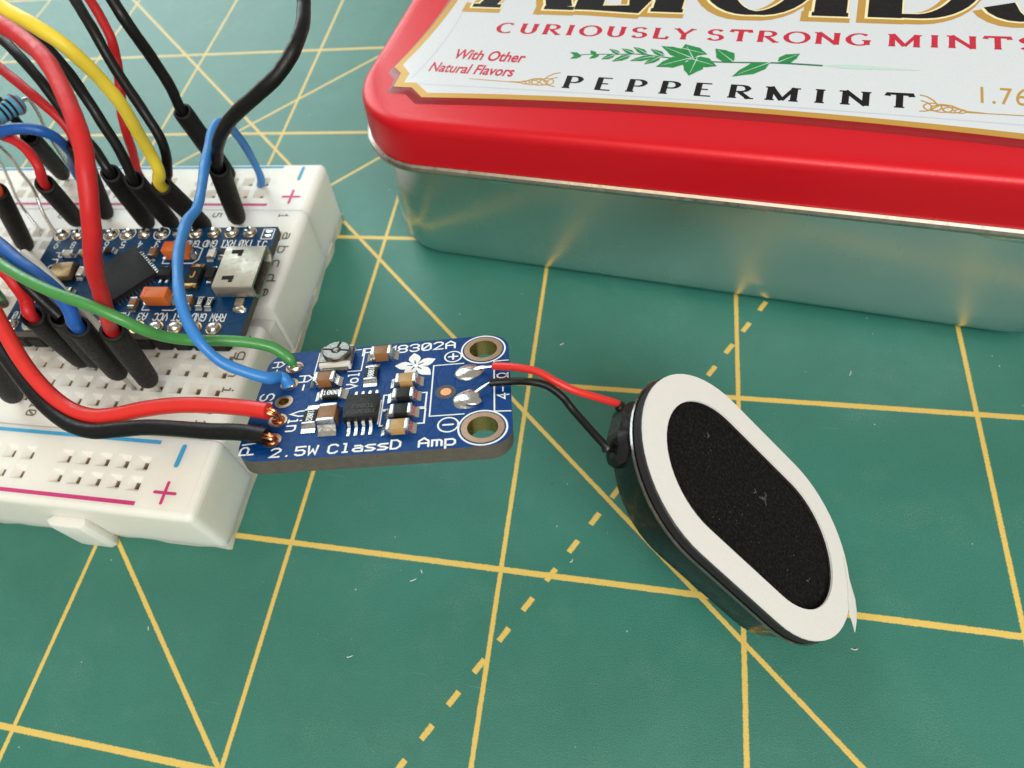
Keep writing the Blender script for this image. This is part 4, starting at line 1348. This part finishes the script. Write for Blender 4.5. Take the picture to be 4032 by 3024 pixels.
def build_speaker():
    t = thing('oval_speaker', 'black oval mini speaker with white paper ring leaning on the mat', 'speaker', SPK_C, SPK_R)
    L, W = 29.0, 19.3
    R3 = lambda dl, z: [(x, y, z) for x, y in stadium(L + 2 * dl, W + 2 * dl, 28)]
    loft('housing', [R3(-2.9, -5.2), R3(-1.8, -5.05), R3(-1.2, -4.5), R3(-0.6, -2.2), R3(-0.25, -1.5), R3(-0.25, -1.3)], 'spk_body', t)
    loft('metal_rim', [R3(-0.3, -1.35), R3(0.12, -1.32), R3(0.2, -1.18), R3(0.14, -1.02), R3(-0.3, -1.0)], 'spk_rim', t)
    loft('gasket', [R3(-0.2, -1.02), R3(0.0, -0.95), R3(0.02, -0.3), R3(-0.1, -0.16), R3(-2.6, -0.16), R3(-2.7, -0.6)], 'spk_gasket', t, cap1=False)
    ri = stadium(23.4, 13.8, 28)
    ro = stadium(L - 0.1, W - 0.1, 28)
    rg = filled('paper_ring', [ro, ri], -0.14, 0.06, 'paper', t)
    # backing paper lifting at the far lower corner
    outer = [(13.5, 3.95), (14.1, 2.4), (14.9, 1.3), (15.65, 0.35), (15.95, -0.8), (16.0, -1.9), (15.8, -3.3)]
    inner = [(13.2, 3.9), (13.6, 2.4), (13.9, 1.2), (14.05, 0.3), (14.1, -0.7), (14.2, -1.5), (14.3, -2.2)]
    V, F = [], []
    N, Mx = len(outer) - 1, 4
    for i in range(N + 1):
        for j in range(Mx + 1):
            s_ = j / Mx
            a_, b_ = Vector(inner[i]), Vector(outer[i])
            q = a_.lerp(b_, s_)
            V.append((q.x, q.y, 0.085 - 0.10 * s_ * s_ * (b_ - a_).length - 0.02 * i * s_))
    n0 = len(V)
    V += [(x, y, z - 0.06) for x, y, z in V]
    for i in range(N):
        for j in range(Mx):
            q = i * (Mx + 1) + j
            f = (q, q + Mx + 1, q + Mx + 2, q + 1)
            F += [f, tuple(k + n0 for k in f[::-1])]
    rim_ = [i * (Mx + 1) + Mx for i in range(N + 1)] + [N * (Mx + 1) + j for j in range(Mx - 1, -1, -1)]
    for a_, b_ in zip(rim_[:-1], rim_[1:]):
        F.append((a_, b_, b_ + n0, a_ + n0))
    build('peeling_backing', V, F, 'paper', t, smooth=False)
    st = lambda l, w_, z: [(x, y, z) for x, y in stadium(l, w_, 28)]
    loft('cone', [st(24.2, 14.6, -0.32), st(22.6, 13.0, -0.5), st(18.0, 8.4, -0.56)], 'cone', t, cap0=False, auto=80)
    for k, (x, y, l, a) in enumerate(((1.2, 2.1, 0.9, 0.3), (1.9, 2.6, 0.5, 1.2), (2.2, 1.9, 0.7, 2.0), (0.4, 2.0, 0.4, 0.9), (-6.5, 3.2, 0.4, 1.4), (8.8, -2.2, 0.5, 0.4))):
        sc_ = Ink()
        sc_.ribbon([(x, y), (x + l * math.cos(a), y + l * math.sin(a)), (x + 1.2 * l * math.cos(a + .5), y + 1.2 * l * math.sin(a + .5))], 0.16, -0.545)
        sc_.done('scuff_mark', 'mark_grey', t)
    # terminal block and glue at the upper end
    def pad_ring(dr, z, da):
        out = []
        n = 16
        for k in range(n + 1):
            u = k / n
            a = math.radians(160 + da + (50 - 2 * da) * u)
            r = 8.9 + (0.8 + dr) * min(1.0, 3.5 * min(u, 1 - u)) ** 0.7 + 0.1 * math.sin(9 * u)
            out.append((-4.85 + r * math.cos(a), r * math.sin(a), z))
        for k in range(n, -1, -1):
            a = math.radians(160 + da + (50 - 2 * da) * k / n)
            out.append((-4.85 + 8.0 * math.cos(a), 8.0 * math.sin(a), z))
        return out
    loft('terminal_block', [pad_ring(-0.5, -4.7, 4), pad_ring(0.0, -4.1, 0), pad_ring(0.05, -2.7, 0), pad_ring(-0.5, -2.1, 4)], 'spk_body', t)
    for k, (x, y, z, r) in enumerate(((-14.5, 1.5, -3.4, 0.5), (-14.2, -3.6, -3.6, 0.5))):
        b = blob('terminal_glue', (0, 0, 0), r, 'glue', t, (1.0, 1.2, 0.9), 40 + k, 0.08)
        b.data.transform(Matrix.Translation(Vector((x, y, z)) * S) @ Matrix.Rotation(math.radians(-90), 4, 'Y'))
    # its two leads to the amplifier
    inv = Matrix(SPK_R).transposed()
    loc = lambda p: inv @ (Vector(p) - Vector(SPK_C))
    red = [loc(p) for p in WIRES['Wr'][:1] + WIRES['Wr'][2:-2]] + [Vector((-14.9, 1.5, -3.4)), Vector((-14.0, 1.4, -3.5))]
    blk = [loc(p) for p in WIRES['Wb'][:1] + WIRES['Wb'][2:-2]] + [Vector((-14.65, -3.65, -3.6)), Vector((-13.8, -3.4, -3.7))]
    a = tube('lead_wire', spline(red, 8), 0.35, 'w_red2', t, seg=14)
    a['label'] = 'red speaker lead'
    b = tube('lead_wire', spline(blk, 8), 0.34, 'w_black', t, seg=14)
    b['label'] = 'black speaker lead'
    for kk, (o, base, lift) in enumerate(((a, (8.3, 2.0), 10.7), (b, (8.25, -1.75), 10.3))):
        st_ = WIRES['Wr' if o is a else 'Wb'][0]
        for k in range(3):
            e = ampw(base[0] + 0.3 * k - 0.3, base[1] + 0.12 * (k - 1), 0.32)
            mid = ampw((base[0] + lift) / 2, (base[1] + (2.1 if o is a else -.35)) / 2 + 0.1 * (k - 1), 0.5)
            tube('tinned_strand', [loc(p) for p in spline([e, mid, st_], 5)], 0.075, 'steel_wire', o, seg=6)
    return t


# ------------------------------------------------------------------ mint tin
TIN_C, TIN_A = (48.77, 69.64), math.radians(-8.478)
# serif lettering drawn with a broad pen: upright strokes thick, level strokes thin
SG = {
 'A': (1.0, [[(0.06, 0.03), (0.5, 0.98)], [(0.5, 0.98), (0.92, 0.03)], [(0.24, 0.36), (0.74, 0.36)]], [(0.06, 0), (0.92, 0)]),
 'C': (0.95, [arc(0.52, 0.5, 0.46, 0.48, 48, 312, 28)], []),
 'D': (1.0, [[(0.18, 0), (0.18, 1)], [(0.08, 0.97), (0.45, 0.97)] + arc(0.45, 0.5, 0.47, 0.47, 88, -88, 22) + [(0.08, 0.03)]], []),
 'E': (0.8, [[(0.2, 0), (0.2, 1)], [(0.06, 0.97), (0.86, 0.97)], [(0.2, 0.52), (0.7, 0.52)], [(0.06, 0.03), (0.9, 0.03)]], []),
 'G': (1.02, [arc(0.5, 0.5, 0.45, 0.48, 48, 312, 28), [(0.82, 0.42), (0.82, 0.06)], [(0.62, 0.42), (0.98, 0.42)]], []),
 'I': (0.45, [[(0.5, 0), (0.5, 1)]], [(0.5, 0), (0.5, 1)]),
 'L': (0.76, [[(0.22, 0), (0.22, 1)], [(0.06, 0.03), (0.92, 0.03), (0.98, 0.24)]], [(0.22, 1)]),
 'M': (1.2, [[(0.1, 0), (0.1, 1)], [(0.1, 1), (0.5, 0.05)], [(0.5, 0.05), (0.88, 1)], [(0.88, 1), (0.88, 0)]], [(0.1, 0), (0.88, 0), (0.08, 1), (0.92, 1)]),
 'N': (1.02, [[(0.12, 0), (0.12, 1)], [(0.1, 1), (0.86, 0.02)], [(0.86, 0), (0.86, 1)]], [(0.12, 0), (0.86, 1), (0.06, 1)]),
 'O': (1.08, [arc(0.5, 0.5, 0.44, 0.48, 90, 450, 36)], []),
 'P': (0.82, [[(0.2, 0), (0.2, 1)], [(0.06, 0.97), (0.52, 0.97)] + arc(0.52, 0.725, 0.36, 0.245, 88, -88, 16) + [(0.2, 0.48)]], [(0.2, 0)]),
 'R': (0.92, [[(0.18, 0), (0.18, 1)], [(0.05, 0.97), (0.5, 0.97)] + arc(0.5, 0.74, 0.32, 0.23, 88, -88, 16) + [(0.18, 0.51)], [(0.45, 0.5), (0.92, 0.02)]], [(0.18, 0), (0.92, 0)]),
 'S': (0.78, [arc(0.5, 0.745, 0.36, 0.225, 25, 270, 18)[:-1] + arc(0.5, 0.27, 0.38, 0.245, 90, -160, 18)], []),
 'T': (0.92, [[(0.5, 0), (0.5, 1)], [(0.03, 0.8), (0.05, 0.97), (0.95, 0.97), (0.97, 0.8)]], [(0.5, 0)]),
 'U': (0.98, [[(0.18, 1), (0.18, 0.38)] + arc(0.5, 0.36, 0.32, 0.33, 180, 360, 18) + [(0.82, 1)]], [(0.18, 1), (0.82, 1)]),
 'Y': (0.92, [[(0.08, 1), (0.5, 0.45)], [(0.92, 1), (0.5, 0.45)], [(0.5, 0.47), (0.5, 0)]], [(0.5, 0), (0.08, 1), (0.92, 1)]),
}


def pen(thick, thin, slant=0.0):
    def f(d, t):
        v = abs(d.y) ** 1.4
        return thin + (thick - thin) * v * (1.0 if d.x * d.y <= 0.2 else 0.62)
    return f


def serif(ink, ch, x0, y0, wd, h, thick, thin, z, sw=0.3, grow=0.0):
    _, strokes, feet = SG[ch]
    pf = pen(thick, thin)
    zi = z
    for st in strokes:
        if len(st) == 2:
            a, b = Vector((x0 + st[0][0] * wd, y0 + st[0][1] * h)), Vector((x0 + st[1][0] * wd, y0 + st[1][1] * h))
            pts = [a.lerp(b, k / 4) for k in range(5)]
        else:
            pts = [(x0 + p[0] * wd, y0 + p[1] * h) for p in st]
        if grow and len(st) < 20:
            v0, v1 = (Vector(pts[0]) - Vector(pts[1])).normalized(), (Vector(pts[-1]) - Vector(pts[-2])).normalized()
            pts = [Vector(pts[0]) + v0 * grow / 2] + [Vector(q) for q in pts[1:-1]] + [Vector(pts[-1]) + v1 * grow / 2]
        ink.ribbon(pts, (lambda d, t: pf(d, t) + grow), zi, round_cap=False)
        zi += 0.0012
    for fx, fy in feet:
        yy = y0 + fy * h + (thin / 2 if fy < 0.5 else -thin / 2)
        ink.ribbon([(x0 + fx * wd - sw - grow / 2, yy), (x0 + fx * wd + sw + grow / 2, yy)], thin + grow, zi, round_cap=False)
        zi += 0.0012


def serif_line(par, nm, mt, txt, xa, xb, ya, yb, h, thick, thin, z, gap=0.22, sw=0.3):
    ws = [SG[c][0] for c in txt]
    tot = sum(ws) + gap * (len(txt) - 1)
    k = (xb - xa) / tot
    x = xa
    for c, w_ in zip(txt, ws):
        y = ya + (yb - ya) * (x - xa) / (xb - xa)
        ink = Ink()
        serif(ink, c, x, y, w_ * k, h, thick, thin, z, sw)
        ink.done(nm, mt, par)
        x += (w_ + gap) * k


def bow(p, q, sag, n=14):
    p, q = Vector(p), Vector(q)
    d = q - p
    nn = Vector((-d.y, d.x)).normalized()
    return [tuple(p.lerp(q, k / n) + nn * sag * 4 * (k / n) * (1 - k / n)) for k in range(n)]


def label_outline(a, b, c, d, e, sagx, sagy, x0=-1.7):
    """a..e: the lower-left corner's points from side to bottom edge; mirrored to the other corners"""
    mx = lambda p: (2 * x0 - p[0], p[1])
    my = lambda p: (p[0], -p[1])
    out = bow(e, mx(e), sagx)
    out += [mx(e), mx(d), mx(c), mx(b)]
    out += bow(mx(a), my(mx(a)), sagy)
    out += [my(mx(a)), my(mx(b)), my(mx(c)), my(mx(d))]
    out += bow(my(mx(e)), my(e), sagx)
    out += [my(e), my(d), my(c), my(b)]
    out += bow(my(a), a, sagy)
    out += [a, b, c, d]
    return out


def build_tin():
    t = thing('mint_tin', 'red and white hinged mint tin with bare metal sides', 'tin', (TIN_C[0], TIN_C[1], 0), Matrix.Rotation(TIN_A, 3, 'Z'))
    HL, HW, R = 45.0, 30.0, 9.86
    rr = lambda o, z: [(x, y, z) for x, y in rrect(HL + o, HW + o, R + o, 14)]
    body = loft('base_tray', [rr(-6.0, 0.35), rr(-4.2, 0.0), rr(-3.0, 0.3), rr(-2.1, 0.95), rr(-1.6, 1.8), rr(-1.45, 4.0), rr(-1.4, 8.0), rr(-1.4, 12.0), rr(-1.35, 16.3)], 'tin', t, cap1=False)
    for p, wd in ((-25.3, 2.2), (30.0, 5.0)):
        V, F = [], []
        n = 16
        for i in range(5):
            for k in range(n):
                a = 2 * math.pi * k / n
                f = math.cos(i / 4 * math.pi / 2)
                V.append((p + math.cos(a) * wd * f, -HW + 1.38 - 0.42 * math.sin(i / 4 * math.pi / 2), 14.55 + math.sin(a) * 0.75 * f))
        for i in range(4):
            for k in range(n):
                k2 = (k + 1) % n
                F.append((i * n + k, i * n + k2, (i + 1) * n + k2, (i + 1) * n + k))
        build('snap_dimple', V, F, 'tin', body, smooth=True)
    lid = loft('lid', [rr(0.0, 16.2), rr(0.02, 18.0), rr(0.0, 20.3), rr(-0.06, 20.75), rr(-0.3, 21.15), rr(-0.65, 21.38), rr(-1.1, 21.46), rr(-2.0, 21.46), rr(-5.0, 21.42)], 'red', t, cap0=False)
    bead = []
    for k in range(10):
        a = 2 * math.pi * k / 10
        bead.append(rr(0.02 + 0.52 * math.cos(a), 15.95 + 0.55 * math.sin(a)))
    bead.append(bead[0])
    loft('rolled_edge', bead, 'rim', lid, cap0=False, cap1=False)
    for p in (-18.0, 18.0):
        box('hinge', (p, HW + 0.55, 14.6), (7.0, 0.7, 2.6), 'tin', t, bevel=0.25)
    # raised label panel
    go = label_outline((-41.05, -20.0), (-39.72, -21.1), (-39.7, -23.8), (-37.28, -23.72), (-35.43, -25.4), 1.6, 2.6)
    gi = label_outline((-40.14, -19.4), (-38.61, -21.05), (-38.71, -22.86), (-37.04, -22.78), (-35.03, -24.5), 1.5, 2.6)
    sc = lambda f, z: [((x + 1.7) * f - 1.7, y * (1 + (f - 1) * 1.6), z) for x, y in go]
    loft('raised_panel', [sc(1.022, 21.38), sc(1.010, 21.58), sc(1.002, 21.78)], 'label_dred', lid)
    filled('gold_border', [go, gi], 21.79, 21.83, 'label_gold', lid)
    filled('label_field', [gi], 21.785, 21.815, 'label_white', lid)
    ik = Ink()
    ik.ribbon(bow((-38.4, -23.0), (35.0, -23.0), 0.55, 30) + [(35.0, -23.0)], 0.16, 21.824, round_cap=False)
    ik.ribbon(bow((-36.4, -3.0), (-38.0, -22.0), 0.9, 16) + [(-38.0, -22.0)], 0.16, 21.826, round_cap=False)
    ik.done('crease_line', 'label_grey', lid)
    z = 21.83
    serif_line(lid, 'crimson_letter', 'label_red', 'CURIOUSLY', -30.4, -6.7, -11.75, -11.4, 2.15, 0.58, 0.2, z, 0.30, 0.34)
    serif_line(lid, 'crimson_letter', 'label_red', 'STRONG', -5.2, 11.9, -11.35, -11.0, 2.2, 0.58, 0.2, z, 0.30, 0.34)
    serif_line(lid, 'crimson_letter', 'label_red', 'MINTS', 13.6, 27.6, -10.95, -10.55, 2.25, 0.58, 0.2, z, 0.30, 0.34)
    serif_line(lid, 'black_letter', 'label_black', 'PEPPERMINT', -19.4, 16.1, -21.85, -21.35, 2.3, 0.66, 0.2, z, 0.62, 0.46)
    text_mesh('flavour_note', 'With Other', (-34.2, -17.5), 1.9, 'label_red', lid, z, 0.66, 0.12, -0.4, 0.022, 1.0)
    text_mesh('flavour_note', 'Natural Flavors', (-36.5, -20.3), 1.8, 'label_red', lid, z, 0.66, 0.12, -0.3, 0.022, 1.0)
    text_mesh('weight_note', '1.76 OZ', (21.6, -19.75), 2.6, 'label_gold', lid, z, 0.62, 0.0, 0.0, 0.0, 1.15)
    # gold scrolls either side of the name
    for sg, cx in ((1, -20.2), (-1, 16.7)):
        ik = Ink()
        f = lambda pts: [(cx - sg * px, py) for px, py in pts]
        ik.ribbon(f(arc(2.0, -21.1, 0.95, 0.55, 0, 360, 20)[:-1]), 0.16, z, True)
        ik.ribbon(f(arc(2.9, -21.2, 0.8, 0.42, 0, 360, 18)[:-1]), 0.16, z + 0.001, True)
        ik.ribbon(f(arc(3.6, -21.3, 0.5, 0.3, 0, 360, 16)[:-1]), 0.14, z + 0.002, True)
        ik.ribbon(f(arc(1.2, -20.9, 0.8, 0.6, 0, 360, 20)[:-1]), 0.14, z + 0.003, True)
        ik.ribbon(f([(0.1, -19.1), (0.7, -19.3), (1.3, -19.9), (1.7, -20.7)]), 0.16, z + 0.004)
        ik.ribbon(f([(0.2, -20.0), (0.8, -20.3), (1.2, -20.9)]), 0.14, z + 0.005)
        ik.ribbon(f([(0.1, -21.7), (0.7, -21.6), (1.3, -21.1), (1.9, -20.4), (2.8, -20.5), (4.0, -21.25), (5.6, -21.35)]), 0.15, z + 0.006)
        ik.ribbon(f([(4.1, -21.42), (10.5, -21.3)]), 0.12, z + 0.007)
        ik.done('gold_scroll', 'label_gold', lid)
    # mint sprig
    lf, dk, pl, ve = Ink(), Ink(), Ink(), Ink()

    def leaf(tip, base, wd, zz, vein=True):
        a, b = Vector(base), Vector(tip)
        d = b - a
        L = d.length
        d.normalize()
        nn = Vector((-d.y, d.x))
        pr = [(0.08, 0.35), (0.22, 0.8), (0.38, 1.0), (0.55, 0.9), (0.72, 0.62), (0.88, 0.26)]
        jag = lambda i: 1 + (0.10 if i % 2 else -0.06)
        up_ = [a + d * L * s_ + nn * wd / 2 * w_ * jag(i) for i, (s_, w_) in enumerate(pr)]
        dn = [a + d * L * s_ - nn * wd / 2 * w_ * jag(i + 1) for i, (s_, w_) in enumerate(pr)]
        lf.poly([a] + dn + [b] + up_[::-1], zz)
        if vein and L > 1.6:
            ve.ribbon([a, a + d * L * 0.85], lambda dd, tt: 0.13 * (1 - 0.7 * tt), zz + 0.012)
    stem = [(-19.6, -15.6), (-17.5, -15.2), (-15.0, -15.0), (-12.0, -14.7), (-9.5, -15.0), (-6.5, -15.3), (-3.4, -15.4), (0.0, -15.2), (3.2, -15.0), (7.3, -15.05)]
    dk.ribbon([tuple(p)[:2] for p in spline([(x, y, 0) for x, y in stem], 5)], lambda d, tt: 0.12 + 0.16 * tt, z)
    dk.done('sprig_stem', 'leaf_b', lid)
    leaves = [((-7.3, -12.3), (-6.0, -15.0), 2.4), ((-9.9, -12.9), (-6.2, -14.9), 1.7), ((-4.6, -14.1), (-7.4, -13.2), 1.7), ((-9.8, -16.9), (-6.6, -15.1), 1.9), ((-6.0, -18.2), (-5.6, -15.0), 2.3), ((-3.3, -16.2), (-6.2, -15.1), 1.9),
              ((-3.9, -12.9), (-1.7, -15.2), 1.9), ((-1.5, -17.9), (2.1, -15.0), 1.7), ((5.0, -13.1), (2.9, -14.9), 1.5),
              ((-11.2, -16.6), (-9.6, -15.0), 0.9), ((-12.9, -16.1), (-10.4, -15.0), 0.9), ((-11.0, -13.6), (-9.2, -14.8), 0.8), ((-13.0, -13.4), (-11.2, -14.6), 0.8), ((-14.3, -13.8), (-12.6, -14.7), 0.7), ((-14.9, -16.4), (-13.0, -15.0), 0.9), ((-15.7, -14.0), (-14.2, -14.9), 0.6), ((-16.2, -16.1), (-14.8, -15.1), 0.8), ((-17.8, -14.5), (-17.0, -15.3), 0.6), ((-17.6, -16.1), (-16.6, -15.2), 0.6), ((-20.1, -15.1), (-18.9, -15.4), 0.5), ((-19.8, -16.3), (-18.6, -15.5), 0.6)]
    for i, (a, b, wd) in enumerate(leaves):
        leaf(a, b, wd, z + 0.004 + 0.0012 * i)
    lf.done('mint_leaves', 'leaf_a', lid)
    ve.done('leaf_veins', 'leaf_c', lid)
    pl.poly([(7.3, -15.0), (10.0, -14.6), (13.0, -14.75), (16.8, -15.0), (13.0, -15.25), (9.5, -15.4)], z)
    pl.done('fading_stem', 'leaf_c', lid)
    # the big name: black letters, cream edge, gold drop border
    boxes = (('A', -34.0, -22.9), ('L', -21.9, -13.9), ('T', -15.0, -6.2), ('O', -6.4, 5.3), ('I', 5.4, 9.4), ('D', 10.9, 22.4), ('S', 22.9, 30.6))
    for i, (ch, xa, xb) in enumerate(boxes):
        y0 = -6.35 + 0.9 * (xa + 34) / 60
        for nm, mt, gw, dx, dy, zz in (('name_gold_border', 'label_gold', 1.3, -0.45, -0.45, z), ('name_cream_edge', 'label_cream', 0.5, -0.05, -0.05, z + 0.016), ('name_letter', 'label_black', 0.0, 0, 0, z + 0.032)):
            ink = Ink()
            serif(ink, ch, xa + dx, y0 + dy, xb - xa, 16.0, 3.4, 0.75, zz + 0.0001 * i, 1.9, gw)
            ink.done(nm, mt, lid)
    return t


SLEEVES['S9'] = tuple((p[0] - 1.1, p[1], p[2]) for p in SLEEVES['S9'])
WIRES['W9o'] = [(p[0] - 1.1, p[1], p[2]) for p in WIRES['W9o']]
WIRES['W4'].insert(0, (-23.3, 41.2, 8.5))
WIRES['W5'].insert(0, (-33.6, 47.9, 8.5))
WIRES['W10'].insert(0, (-42.4, 46.6, 8.5))
build_mat()
build_breadboard()
build_micro()
build_amp()
WIRES['Wwhite'] = [(-27.0, 19.9, 24.6), (-25.1, 18.9, 24.0), (-23.8, 18.0, 22.2), (-23.6, 17.9, 19.0), (-23.6, 17.9, 10.0)]
build_jumpers()
build_amp_wires()
build_resistor()
build_speaker()
build_tin()
